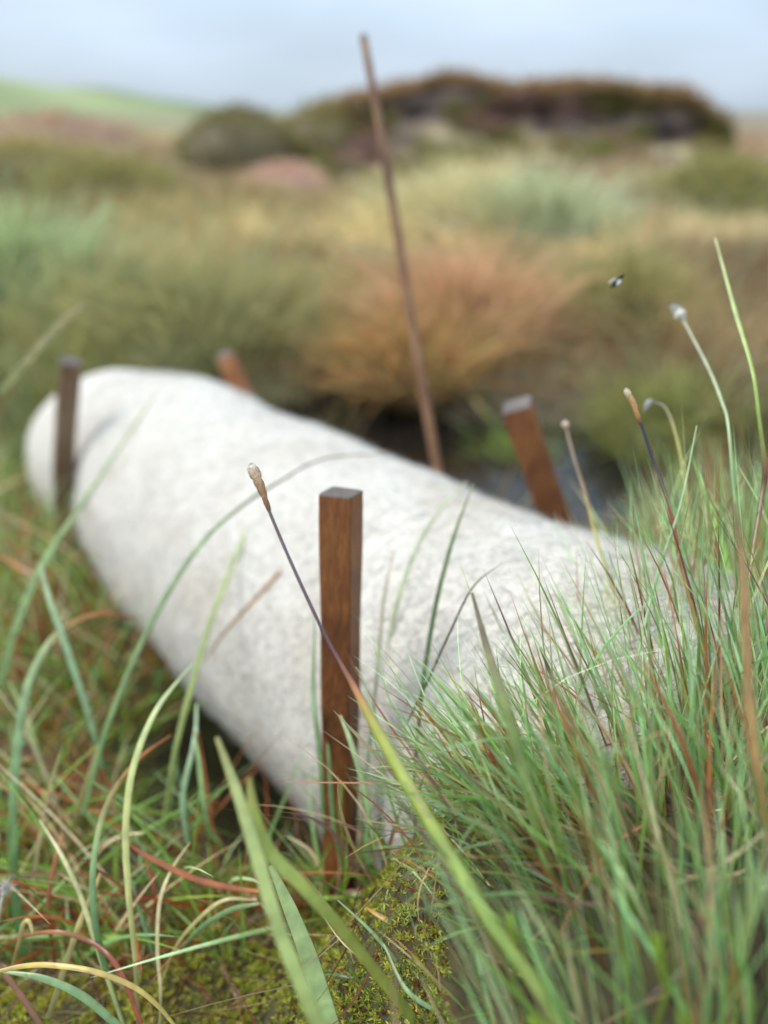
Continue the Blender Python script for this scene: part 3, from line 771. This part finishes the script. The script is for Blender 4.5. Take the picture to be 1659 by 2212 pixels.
 ([(870, 2170, .46), (800, 2125, .465), (740, 2108, .47), (690, 2105, .48)], [6, 10, 10, 3], ['#2f4a2a', '#3c5a34', '#4c6a42'], 'dark green blade lying level over the yellow moss at bottom centre'),
 ([(1000, 2230, .42), (930, 2160, .43), (860, 2080, .44), (800, 2010, .45), (730, 1945, .46)], [9, 11, 10, 9, 3], ['#3f6038', '#507048', '#63825c', '#7a9678'], 'green blade slanting up left across the bottom centre'),
 ([(1060, 2225, .40), (960, 2190, .41), (880, 2140, .42), (829, 2040, .44)], [12, 13, 12, 5], ['#4a7044', '#5a7f54', '#6c8e68', '#7c9a78'], 'green blade curving up from the bottom edge right of the yellow moss'),
 ([(1080, 2015, .42), (1010, 1930, .43), (930, 1815, .44), (870, 1700, .455), (820, 1580, .47), (785, 1470, .48), (768, 1440, .48)], [9, 10, 10, 9, 7, 5, 2], ['#4f7444', '#5f8456', '#6f9068', '#7f9c7c', '#94a890'], 'slender green blade arching left to meet the purple flower stem'),
 ([(1600, 1380, .46), (1625, 1200, .475), (1648, 1060, .49), (1652, 1010, .49), (1640, 905, .495), (1625, 800, .505), (1590, 680, .53), (1545, 515, .57)], [9, 11, 13, 13, 9, 9, 10, 4], ['#7a7038', '#6f5a34', '#5a3424', '#6b3a24', '#6f8a34', '#7d9a44', '#8fa668', '#a3b184'], 'tall grass stem with a brown joint rising at the right border'),
 ([(1370, 1450, .46), (1395, 1340, .47), (1420, 1240, .48), (1470, 1090, .48), (1505, 920, .49)], [8, 9, 3], ['#6f8f68', '#7d9c78', '#8aa583'], 'single blade standing tall at the top of the tussock, tilted right'),
 ([(1040, 1700, .44), (1045, 1640, .44), (1035, 1580, .445), (1028, 1530, .45)], [14, 20, 18, 6], ['#a5785a', '#b58a6c', '#bd9a80', '#b79a84'], 'broad pale brown dead leaf at the left foot of the tussock'),
]
for k, (pts, w, c, lab) in enumerate(LEAVES):
    leaf(pts, w, [mute(lin(h))*.92 for h in c], lab)

# ------------------------------------------------------------------ flower stems with seed heads
def seed_stem(pts, rpx, cols, head_pts, head_r, head_cols, label, fluffy=0.0, thin=1.0):
    P = np.array([at(*p) for p in pts]); ds = [p[2] for p in pts]
    R = [r*np.interp(i/(len(rpx)-1), np.linspace(0, 1, len(ds)), ds)/FPX/2 for i, r in enumerate(rpx)]
    root = empty('cottongrass_stem', P[0])
    tag(root, label, 'grass stem', 'stems with seed heads')
    V, F, C = tube(P, [q*thin for q in R], [lin(c)*.9 for c in cols], 34, 8)
    mesh('stem', V, F, M_BLADE, root, col=C)
    H = np.array([at(*p) for p in head_pts]); hd = head_pts[0][2]
    n, k = 18, 10
    V, F, C = tube(H, [max(r, .4)*hd/FPX/2 for r in head_r], [lin(c) for c in head_cols], n, k)
    # scaly surface
    c0 = np.repeat(catmull(H, n)[:, None], k, 1).reshape(-1, 3)
    V = c0+(V-c0)*(1+.22*np.sin(np.arange(len(V))*2.399)[:, None])
    h = mesh('seed_head', V, F, M_HEAD, root, col=C)
    if fluffy:
        m = 130
        b = H[-1]+rng.normal(0, .12, (m, 3))*fluffy
        d = nrm(rng.normal(0, 1, (m, 3))+np.array([0, 0, .25]))
        g = np.full((m, 3), .62)*np.array([1, .97, .9])
        V, F, C = blade_mass(b, d, rng.normal(0, .3, (m, 3)), rng.uniform(.5, 1, m)*fluffy, np.full(m, fluffy*.09), g, g, 3, 0)
        tag(mesh('white_fluff', V, F, M_FUZZ, root, col=C), kind='stuff')
    return root
seed_stem([(1235, 2260, .32), (1160, 2130, .325), (1065, 2000, .335), (1000, 1895, .345), (920, 1760, .36), (850, 1640, .375), (800, 1550, .385), (768, 1490, .39), (735, 1432, .395), (700, 1368, .40), (650, 1262, .405), (610, 1172, .41), (580, 1100, .415)],
          [34, 34, 34, 33, 31, 27, 22, 15, 9, 8, 7.5, 7, 7], ['#7a8c44', '#7f9148', '#85964c', '#8a994c', '#8c9846', '#909842', '#948c42', '#9a6440', '#6a4038', '#553c40', '#574448', '#5d4a50', '#54443f'],
          [(582, 1104, .415), (568, 1065, .416), (556, 1035, .417), (546, 1012, .418), (543, 1000, .418)], [8, 14, 19, 24, 22, 6], ['#6a5038', '#9a7450', '#b08a68', '#c0a484', '#cfc4b0', '#8a8a80'],
          'long yellow green flower stem with a pale bud crossing in front of the front stake')
seed_stem([(1530, 1450, .465), (1495, 1310, .475), (1470, 1210, .485), (1452, 1120, .487), (1432, 1050, .49), (1408, 985, .49), (1385, 915, .49)], [11, 10, 10, 9, 8, 7, 7], ['#7d7a3c', '#86703a', '#8a5a34', '#8f4a3a', '#5a4044', '#3c343c', '#33303a'],
          [(1384, 916, .49), (1377, 898, .49), (1368, 872, .49), (1356, 850, .49), (1351, 838, .49)], [7, 10, 11, 12, 14, 5], ['#5a4636', '#a8784c', '#b98c5e', '#c79a6c', '#d0c0a0', '#a8a08c'],
          'sharp brown flower stem with a tan bud at the top of the tussock')
seed_stem([(1625, 1380, .47), (1612, 1280, .485), (1600, 1180, .50), (1585, 1060, .50), (1573, 920, .51), (1560, 870, .53), (1530, 795, .56), (1475, 690, .60)], [7, 8, 9, 9, 9, 7], ['#6d8a50', '#7a965c', '#859c68', '#98a47c', '#a3a888', '#a8a890'],
          [(1478, 694, .60), (1472, 684, .60), (1466, 676, .60), (1461, 668, .60)], [8, 16, 26, 18, 6], ['#c8c0a8', '#d8d2c0', '#e0dccc', '#cfc8b4'], 'blurred stem topped by a round white seed head at upper right', fluffy=.006, thin=.7)
seed_stem([(1375, 1440, .50), (1345, 1340, .53), (1310, 1230, .56), (1285, 1150, .58), (1262, 1060, .60), (1240, 990, .62), (1223, 925, .64)], [10, 10, 10, 10, 9, 8, 6], ['#7a8a3c', '#808a3c', '#8a8a3c', '#9a9448', '#8a6a48', '#7a6450', '#8a7a64'],
          [(1224, 926, .64), (1221, 916, .64), (1219, 908, .64)], [7, 16, 12, 4], ['#b89a80', '#d8c4a8', '#c8b4a0'], 'small cream bud on a short stem beside the leaning back stake', thin=.7)

def build_fly():
    a, b = at(1320, 622, .56), at(1349, 591, .56)
    root = empty('fly', (a+b)/2); tag(root, 'small dark fly hovering in the air at upper right', 'fly')
    V, F, C = tube([a, a*.75+b*.25, (a+b)/2, a*.25+b*.75, b], [.0004, .0016, .0018, .0015, .0005], ['#2a2620', '#1c1914', '#14120e', '#221e18', '#2c2822'], 20, 10)
    mesh('body', V, F, M_HEAD, root, col=C)
    ax = nrm(b-a); up = np.array([0, 0, 1.0])
    for sgn in (-1, 1):
        side = nrm(np.cross(ax, up))*sgn
        o = a*.35+b*.65
        tip = o-ax*.0085+side*.0045+up*.002
        V, F, C = ribbon([o, o*.6+tip*.4+side*.0008, tip], [.0006, .0024, .0030, .0022, .0006], ['#b8b4ac', '#d0ccc4', '#d8d4cc'], 14, .05, .1, 3)
        mesh('wing', V, F, M_FUZZ, root, col=C)
build_fly()
seed_stem([(-22, 2120, .52), (-12, 2040, .52), (-2, 1975, .52), (6, 1935, .52)], [9, 9, 8, 7], ['#8a8a68', '#a39e80', '#b0aa90', '#b8b4a0'],
          [(5, 1938, .52), (9, 1926, .52), (12, 1915, .52)], [6, 12, 8, 3], ['#c8c4b8', '#dedad0', '#cfcac0'], 'white cottony seed head at the left border low down', fluffy=.007)

# drooping withered seed heads behind the sharp bud
seed_stem([(1530, 1380, .49), (1512, 1280, .52), (1500, 1180, .55), (1485, 1080, .56), (1465, 960, .575), (1440, 885, .585), (1410, 868, .59)], [9, 9, 9, 9, 8, 7, 6], ['#6d8040', '#75863f', '#7d8a48', '#8f9858', '#a39a58', '#8a8068', '#6a6460'],
          [(1412, 868, .59), (1400, 872, .59), (1393, 890, .59)], [6, 15, 12, 4], ['#8a8478', '#a8a498', '#7d786c'], 'withered stem nodding over behind the sharp tan bud', thin=.7)

# ------------------------------------------------------------------ lime shoots in the tussock
def shoot(px, py, d, h, label):
    b = at(px, py, d)
    root = empty('heather_shoot', b); tag(root, label, 'heather shoot', 'lime green shoots in the tussock')
    top = b+np.array([rng.normal(0, .004)-.004, rng.normal(0, .004), h])
    V, F, C = tube([b-np.array([0, 0, .03]), b, (b+top)/2+rng.normal(0, .001, 3), top], [.0011, .0011, .0009, .0006], ['#6d7a30', '#7f9038', '#93a83c', '#a3bb40'], 12, 6)
    mesh('stem', V, F, M_MOSS, root, col=C)
    n = int(h*5200)
    t = rng.random(n)
    B = b+(top-b)*t[:, None]
    a = rng.uniform(0, 2*math.pi, n)
    D = nrm(np.stack([np.cos(a), np.sin(a), .7+0*a], -1))
    c = (lin('#7d9634')*(1-t)[:, None]+lin('#a0b448')*t[:, None])*rng.uniform(.6, 1.05, (n, 1))
    V, F, C = blade_mass(B, D, np.tile([0, 0, .35], (n, 1)), rng.uniform(.0022, .0042, n), rng.uniform(.0008, .0013, n), c, c, 3, .25)
    tag(mesh('leaflets', V, F, M_MOSS, root, col=C), kind='stuff')
for a in [(1120, 2050, .33, .020, 'lime green shoot at the left edge of the tussock foot'),
          (1440, 2140, .285, .026, 'tallest lime green shoot low in the tussock'),
          (1180, 2240, .30, .016, 'lime green shoot cut by the bottom edge nearest the yellow stem'),
          (1540, 2240, .28, .012, 'small lime green shoot at the bottom edge towards the right'),
          (1480, 2245, .28, .014, 'lime green shoot at the bottom edge below the tallest one')]:
    shoot(*a)

# ------------------------------------------------------------------ moss, litter and the lower grass of the near ground
def log_clear(P, pad=.0):
    q = P-LP; s = q@LA
    r = np.linalg.norm(q-LA*s[:, None], axis=1)
    return (r > LR+pad) | (s < S0) | (s > S1+.02)
def build_moss():
    n = 26000
    y = .22+rng.random(n)**1.7*1.0; x = rng.uniform(-.55, .30, n)*(.35+y)
    z = ground(x, y)
    P = np.stack([x, y, z], -1)
    nz = np.array([mnoise.noise((a*9, b*9, 3.3)) for a, b in zip(x, y)])
    wet = np.exp(-(np.hypot((x+.07)/.16, (y-.66)/.13))**2)
    ok = (nz > -.12) & (x < .035) & (wet < .15) & log_clear(P, .005) & (tuss_dist(x, y) > .10)
    P, nz = P[ok], nz[ok]; n = len(P)
    k = 9
    a = (np.arange(k)*2.399)[None]+rng.uniform(0, 6.28, n)[:, None]
    el = np.linspace(.2, 1.2, k)[None]+rng.normal(0, .15, (n, k))
    D = np.stack([np.cos(a)*np.cos(el), np.sin(a)*np.cos(el), np.sin(el)], -1).reshape(-1, 3)
    sz = rng.uniform(.0025, .0062, n)
    B = np.repeat(P+np.array([0, 0, .002]), k, 0)
    mix = np.clip(nz*1.3+.35+rng.normal(0, .15, n), 0, 1)[:, None]
    c = lin('#7a8c30')*(1-mix)+lin('#c4be50')*mix
    rust = rng.random(n) < .06; c[rust] = lin('#7a4a26')
    c = np.repeat(c*rng.uniform(.7, 1.15, (n, 1)), k, 0)
    V, F, C = blade_mass(B, D, np.tile([0, 0, -.25], (len(B), 1)), np.repeat(sz, k)*rng.uniform(.7, 1.2, n*k), np.repeat(sz, k)*.3, c*.8, c*1.1, 2, 0)
    tag(mesh('moss', V, F, M_MOSS, col=C), 'yellow green bog moss carpeting the ground in front of the log', 'moss', None, 'stuff')
    # fallen brown strands
    m = 2600
    y = .25+rng.random(m)*.9; x = rng.uniform(-.5, .15, m)*(.4+y)
    P = np.stack([x, y, ground(x, y)+.006], -1)
    ok = log_clear(P, .01) & (np.exp(-(np.hypot((x+.10)/.17, (y-.66)/.15))**2) < .2); P = P[ok]; m = len(P)
    D = nrm(rng.normal(0, 1, (m, 3))*np.array([1, 1, .25])); c = pick(G_DEAD+[lin('#8a3a20'), lin('#5a3020')], m)*.75
    V, F, C = blade_mass(P, D, rng.normal(0, .3, (m, 3))*np.array([1, 1, .3]), rng.uniform(.03, .12, m), rng.uniform(.0008, .0028, m), c, c*.9, 6, .2)
    tag(mesh('litter', V, F, M_BLADE, col=C), 'fallen brown and rusty grass strands lying on the moss', 'litter', None, 'stuff')
    # lower grass left of and around the log
    m = 4600
    y = .34+rng.random(m)**1.1*1.35; x = rng.uniform(-.62, .09, m)*(.35+y*.95)
    P = np.stack([x, y, ground(x, y)-.005], -1)
    q = P-LP; s = q@LA; side = (q*LN).sum(1)
    wet = np.exp(-(np.hypot((x+.10)/.17, (y-.66)/.15))**2)
    ok = (side > LR*.92) & (wet < .25) & ((x < -.17*y-.05) | ((np.hypot(x-.0, y-.40) < .075) & (rng.random(m) < .9)))
    P = P[ok]; m = len(P)
    d0 = nrm(np.stack([rng.normal(-.05, .38, m), rng.normal(-.1, .3, m), np.ones(m)], -1))
    L = rng.uniform(.05, .23, m)*(0.75+.35*rng.random(m))
    c1 = pick(G_GREEN, m); c2 = pick(G_BLUE+G_GREEN, m)
    dd = rng.random(m) < .46; dc = pick(G_DEAD+[lin('#a04a28'), lin('#8a3a20'), lin('#b06a40')], m); c1[dd] = dc[dd]; c2[dd] = dc[dd]
    V, F, C = blade_mass(P, d0, np.stack([rng.normal(0, .3, m), rng.normal(0, .2, m), -.35*rng.random(m)], -1), L, rng.uniform(.0018, .0045, m), c1*.9, c2, 7, .3)
    tag(mesh('grass', V, F, M_BLADE, col=C), 'mixed green and rusty grass growing low to the left of the log', 'grass', None, 'stuff')
build_moss()

# ------------------------------------------------------------------ moor beyond the log
def build_moor():
    n = 52000
    u = rng.random(n)
    y = 1.25*np.exp(u*math.log(16/1.25)); x = rng.uniform(-.72, .72, n)*(.5+y)
    z = ground(x, y)
    P = np.stack([x, y, z-.01], -1)
    q = P-LP; s = q@LA; side = (q*LN).sum(1)
    near = (y < 2.0) & (side > -.22) & (s < S1+.1)
    wet = (z < WATER_Z+.012) & (rng.random(n) > .22+.30*smooth(.0, .5, x))
    ok = ~near & ~wet
    keep = rng.random(n) < np.where(y < 2.5, .55, 1.0)
    P = P[ok & keep]; n = len(P); x, y = P[:, 0], P[:, 1]
    clump = np.array([mnoise.noise((a*2.2/(.4+b*.22), b*2.2/(.4+b*.22), 5)) for a, b in zip(x, y)])
    mot = np.array([mnoise.fractal((a*1.1/(.3+b*.13)+9, b*1.6/(.3+b*.13), 2), .8, 2, 3) for a, b in zip(x, y)])
    L = (.10+.16*np.clip(clump+.45, 0, 1.2))*(.7+.6*rng.random(n))*np.where(y > 6, 1.15, 1)
    tall = np.exp(-((x+1.0)/1.3)**2-((y-3.0)/.45)**2); L = L*(1+1.0*tall)
    d0 = nrm(np.stack([rng.normal(.02, .30, n), rng.normal(-.05, .28, n), np.ones(n)], -1))
    bend = np.stack([rng.normal(.05, .25, n), rng.normal(0, .2, n), -.3*rng.random(n)], -1)
    W = (.0016*y+.002)*rng.uniform(.6, 1.3, n)
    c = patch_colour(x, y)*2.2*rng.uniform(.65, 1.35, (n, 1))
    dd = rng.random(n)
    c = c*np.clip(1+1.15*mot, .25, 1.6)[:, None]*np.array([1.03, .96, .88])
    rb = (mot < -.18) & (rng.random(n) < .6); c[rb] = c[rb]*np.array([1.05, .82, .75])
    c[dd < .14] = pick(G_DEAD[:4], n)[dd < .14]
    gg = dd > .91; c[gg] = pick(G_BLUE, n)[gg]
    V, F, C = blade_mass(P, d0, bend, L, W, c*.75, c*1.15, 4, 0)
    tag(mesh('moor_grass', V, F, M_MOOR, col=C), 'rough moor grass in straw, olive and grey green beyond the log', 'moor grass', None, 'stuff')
build_moor()

def tussock(name, px, py, d, r, h, L, cols, label, n=700, droop=.55, w=.006, cat='grass tussock', moundcol=None, group='tussocks on the moor', flat=1.0, straw=.34):
    p = at(px, py, d); x, y = p[0], p[1]
    z = float(ground(x, y))
    root = empty(name, (x, y, z-.02)); tag(root, label, cat, group)
    nu, nv = 18, 32
    V = []
    for i in range(nu):
        t = i/(nu-1)
        for j in range(nv):
            a = 2*math.pi*j/nv
            rr = r*math.sin(t*math.pi/2)*(1+.25*mnoise.noise((math.cos(a)*1.5+px, math.sin(a)*1.5, t)))
            V.append((x+rr*math.cos(a), y+rr*math.sin(a)*flat, z-.03+(h+.03)*math.cos(t*math.pi/2)**.8*(1+.2*mnoise.noise((math.cos(a)*2, math.sin(a)*2, t*3+px)))))
    V = np.array(V)
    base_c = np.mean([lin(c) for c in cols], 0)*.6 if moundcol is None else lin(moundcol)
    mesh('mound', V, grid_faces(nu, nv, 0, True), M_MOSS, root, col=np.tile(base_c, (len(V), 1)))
    k = rng.integers(nv, len(V)-nv, n); B = V[k]+rng.normal(0, r*.03, (n, 3))
    out = nrm(B-np.array([x, y, z-.5*h]))
    az = np.arctan2(B[:, 1]-y, B[:, 0]-x); rag = np.array([mnoise.noise((math.cos(a)*2.2+px, math.sin(a)*2.2, py*.1)) for a in az])
    d0 = nrm(out*.45+np.array([.08*math.sin(px), 0, .8])+rng.normal(0, .33, (n, 3)))
    bend = out*np.array([1, 1, 0])*.3-np.array([0, 0, 1])*rng.uniform(.1, droop, n)[:, None]
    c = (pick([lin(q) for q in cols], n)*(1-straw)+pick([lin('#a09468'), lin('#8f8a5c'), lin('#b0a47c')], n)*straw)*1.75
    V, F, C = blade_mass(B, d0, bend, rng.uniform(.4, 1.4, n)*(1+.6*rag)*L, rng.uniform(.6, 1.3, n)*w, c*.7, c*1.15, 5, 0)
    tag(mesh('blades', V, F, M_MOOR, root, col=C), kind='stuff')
    return root
# (direction x, y, distance, radius, height, blade length, colours, label)
tussock('grass_tussock', 885, 760, 2.45, .20, .09, .22, ['#a87a50', '#ae8458', '#8f7444', '#a38c58', '#7d6638'], 'rusty orange grass tussock at the water edge behind the tall pole', 1100, .6, .007, moundcol='#4a3418', straw=.1)
tussock('grass_tussock', 985, 700, 2.75, .27, .12, .26, ['#c08468', '#b88a6c', '#bf8e70', '#a88464'], 'pinkish straw tussock just beyond the rusty orange one', 900, .6, .007, straw=.38)
tussock('grass_tussock', 700, 720, 2.4, .05, .10, .10, ['#3f2e30', '#54403a', '#5a4436'], 'dark purple brown clump left of the rusty orange tussock', 300, .4, .007, moundcol='#2c2022')
tussock('grass_tussock', 690, 800, 2.15, .16, .06, .09, ['#5c4628', '#6d5530', '#4a3820', '#75663a'], 'low brown clump hanging over the black water', 500, .8, .006, moundcol='#32261a')
tussock('grass_tussock', 40, 650, 3.0, .30, .20, .30, ['#7f9868', '#8ba276', '#96a982', '#7a9060'], 'pale sage green grass tussock at the left border', 1000, .5, .008)
tussock('grass_tussock', 420, 720, 2.75, .34, .12, .30, ['#7a7c4c', '#86855a', '#7c744a', '#747a4a'], 'tall olive green grass tussock behind the far end of the log', 1000, .5, .008)
tussock('grass_tussock', 1460, 820, 2.1, .20, .10, .15, ['#66752c', '#7a7a3c', '#87803f', '#5a6a26'], 'olive tussock at upper right behind the fine grass', 800, .6, .006)
tussock('grass_tussock', 1130, 830, 2.05, .08, .08, .13, ['#5c7a26', '#6a8a30', '#4a6a1c'], 'small vivid green tuft just behind the leaning back stake', 400, .4, .006)
tussock('grass_tussock', 1580, 930, 1.6, .13, .07, .09, ['#5a3c26', '#6a4a2c', '#7a5a34'], 'low brown clump behind the top of the near tussock', 500, .6, .005, moundcol='#2c1c14')
tussock('grass_tussock', 1340, 660, 2.9, .22, .12, .20, ['#8a8048', '#7a7a40', '#6a6a34', '#94885a'], 'khaki tussock beyond the hovering fly', 800, .6, .008)
tussock('grass_tussock', 1180, 480, 4.6, .40, .18, .30, ['#98a080', '#a4aa8c', '#8f9876'], 'pale grey green tussock in the middle of the moor', 900, .5, .012)
tussock('grass_tussock', 1010, 450, 4.9, .55, .16, .30, ['#b8ae84', '#a8a074', '#c0b48c'], 'straw coloured tussock in the middle of the moor', 900, .5, .012)
tussock('grass_tussock', 1560, 420, 5.6, .50, .28, .22, ['#5a5c26', '#6b682e', '#7d7a3c'], 'dark olive hummock below the right end of the peat bank', 900, .6, .013)
tussock('grass_tussock', 240, 440, 6.0, .55, .22, .25, ['#6a652c', '#5c5c26', '#7a7238'], 'dark olive tussock below the distant green hill', 900, .6, .013)
tussock('grass_tussock', 60, 420, 7.0, .60, .25, .28, ['#857a44', '#7a6c3c', '#948452'], 'brown olive tussock at the left border below the hill', 700, .6, .014)
tussock('moss_hummock', 620, 392, 7.6, .42, .24, .11, ['#b0887c', '#b8938a', '#a87e74', '#c0a098'], 'rounded pink hummock left of the tall pole', 1200, .7, .016, cat='hummock', moundcol='#b08a7e')
tussock('heather_hummock', 520, 345, 9.5, .75, .55, .16, ['#5a5426', '#6b622e', '#4a4422', '#3a3224'], 'dark heather hummock beyond the pink hummock', 1800, .5, .02, cat='hummock', moundcol='#6a5e44')
tussock('heather_hummock', 720, 340, 9.8, .70, .55, .18, ['#6a6430', '#5c582a', '#7a6f3a'], 'olive heather hummock in line with the tall pole', 1500, .5, .02, cat='hummock', moundcol='#6a5e40')
tussock('heather_hummock', 1330, 430, 5.4, .30, .16, .07, ['#4a3c40', '#5a4a4c', '#3c3034'], 'dark purple heather patch under the peat bank', 800, .5, .012, cat='hummock', moundcol='#2a2224')
tussock('heather_hummock', 110, 330, 14, 1.6, .45, .2, ['#9a7060', '#8a6a58', '#a88070'], 'pinkish brown heather rise below the green hill', 900, .5, .03, cat='hummock', moundcol='#8a6a5c')

# ------------------------------------------------------------------ peat bank on the skyline
def build_bank():
    D = 11.0
    px = [640, 680, 720, 800, 900, 960, 1020, 1100, 1180, 1240, 1320, 1420, 1490, 1530, 1570, 1750]
    py = [268, 246, 218, 196, 178, 166, 170, 186, 184, 176, 182, 196, 216, 246, 262, 300]
    nx, nv = 190, 46
    xs = np.linspace(640, 1568, nx); ty = np.interp(xs, px, py)
    root = empty('peat_bank', (1.7, D, -.1))
    tag(root, 'long eroded bank of dark peat topped with heather on the skyline', 'peat bank', None, 'structure')
    V = []; lip = []
    for i in range(nx):
        X = (xs[i]-829.5)/FPX*D*math.cos(PITCH)
        zt = D*math.tan(math.atan((1106-ty[i])/FPX)-PITCH)+CAMZ-.06
        zb = float(ground(X, 7.6))-.12
        H = zt-zb
        for j in range(nv):
            t = j/(nv-1)
            if t < .22:   # the top, running back
                yy = D+2.2-(t/.22)*2.2; z = zt-.10*(1-t/.22)
            elif t < .34:  # rounded lip
                q = (t-.22)/.12; yy = D-.34*math.sin(q*math.pi/2)-.02; z = zt-.16*(1-math.cos(q*math.pi/2))
            elif t < .55:  # undercut peat face
                q = (t-.34)/.21; yy = D-.34-.25*q+.07*math.sin(q*math.pi); z = zt-.16-q*H*.30
            else:          # foot of slumped peat
                q = (t-.55)/.45; yy = D-.59-2.9*q**1.2; z = zt-.16-H*.30-(H*.70-.16)*q**.75
            nn = mnoise.fractal((X*1.4, yy*1.4, z*2.2), .8, 2, 4)
            yy += nn*.20*(t > .2); z += mnoise.noise((X*2.5, yy*1.5, 4))*.07
            V.append((X, yy, z))
    V = np.array(V)
    nz = np.array([mnoise.fractal((p[0]*1.1, p[1]*.8+p[2]*2.5, 2.0), .8, 2, 3) for p in V])
    t = np.tile(np.arange(nv)/(nv-1), nx)
    c = np.zeros((len(V), 3))
    a = np.clip(nz+.45, 0, 1)[:, None]
    c[:] = lin('#463a33')*(1-a)+lin('#8d7a70')*a
    foot = (smooth(.46, .62, t)*np.clip(nz*1.5+.75, 0, 1))[:, None]
    c = c*(1-foot)+lin('#9a8b66')*foot
    mesh('peat_face', V, grid_faces(nx, nv), leaf_mat('bank_peat', .85, 0, .2, .35, 3), root, col=c)
    G = V.reshape(nx, nv, 3)
    # heather and grass on the lip and in patches down the face
    n = 9000
    i = rng.integers(0, nx, n); jt = np.abs(rng.normal(0, .5, n)); tj = np.clip(.30-jt*.25, 0, .33)
    B = G[i, (tj*(nv-1)).astype(int)]+rng.normal(0, .03, (n, 3))*np.array([1, 1, .4])
    d0 = nrm(np.stack([rng.normal(0, .4, n), -.5+rng.normal(0, .4, n), np.ones(n)*.8], -1))
    c = pick([lin(h) for h in ('#7a6444', '#6a563c', '#8a7050', '#5c4a34', '#947656', '#4a3c2a')], n)*2.5
    V2, F2, C2 = blade_mass(B, d0, np.stack([rng.normal(0, .2, n), -.35*rng.random(n), -.5*rng.random(n)], -1), rng.uniform(.10, .26, n), rng.uniform(.012, .03, n), c*.7, c*1.1, 4, 0)
    tag(mesh('heather_cap', V2, F2, M_MOOR, root, col=C2), kind='stuff')
    n = 20000
    i = rng.integers(0, nx, n); tj = rng.uniform(.26, 1, n); j = (tj*(nv-1)).astype(int)
    B = G[i, j]
    k = np.array([mnoise.fractal((p[0]*1.3, p[2]*3+7, 1.0), .8, 2, 2) for p in B])
    ok = rng.random(n) < np.clip(k*2.6+.5+.6*(tj-.5), 0, 1)
    B = B[ok]; k = k[ok]; n = len(B)
    pal = np.array([lin(h) for h in ('#7d7048', '#6a6a38', '#7f6c52', '#866a62', '#6a5848')])
    z = np.array([mnoise.noise((p[0]*.9+11, p[1]*.5, p[2]*2.0)) for p in B])
    c = pal[np.clip(((z+.6)/1.2*5).astype(int), 0, 4)]*rng.uniform(1.2, 2.2, (n, 1))
    d0 = nrm(np.stack([rng.normal(0, .4, n), -.6+rng.normal(0, .4, n), np.ones(n)*.7], -1))
    V2, F2, C2 = blade_mass(B, d0, np.stack([rng.normal(0, .2, n), -.2*rng.random(n), -.4*rng.random(n)], -1), rng.uniform(.08, .22, n), rng.uniform(.012, .03, n), c*.7, c*1.1, 4, 0)
    tag(mesh('slope_plants', V2, F2, M_MOOR, root, col=C2), kind='stuff')
build_bank()
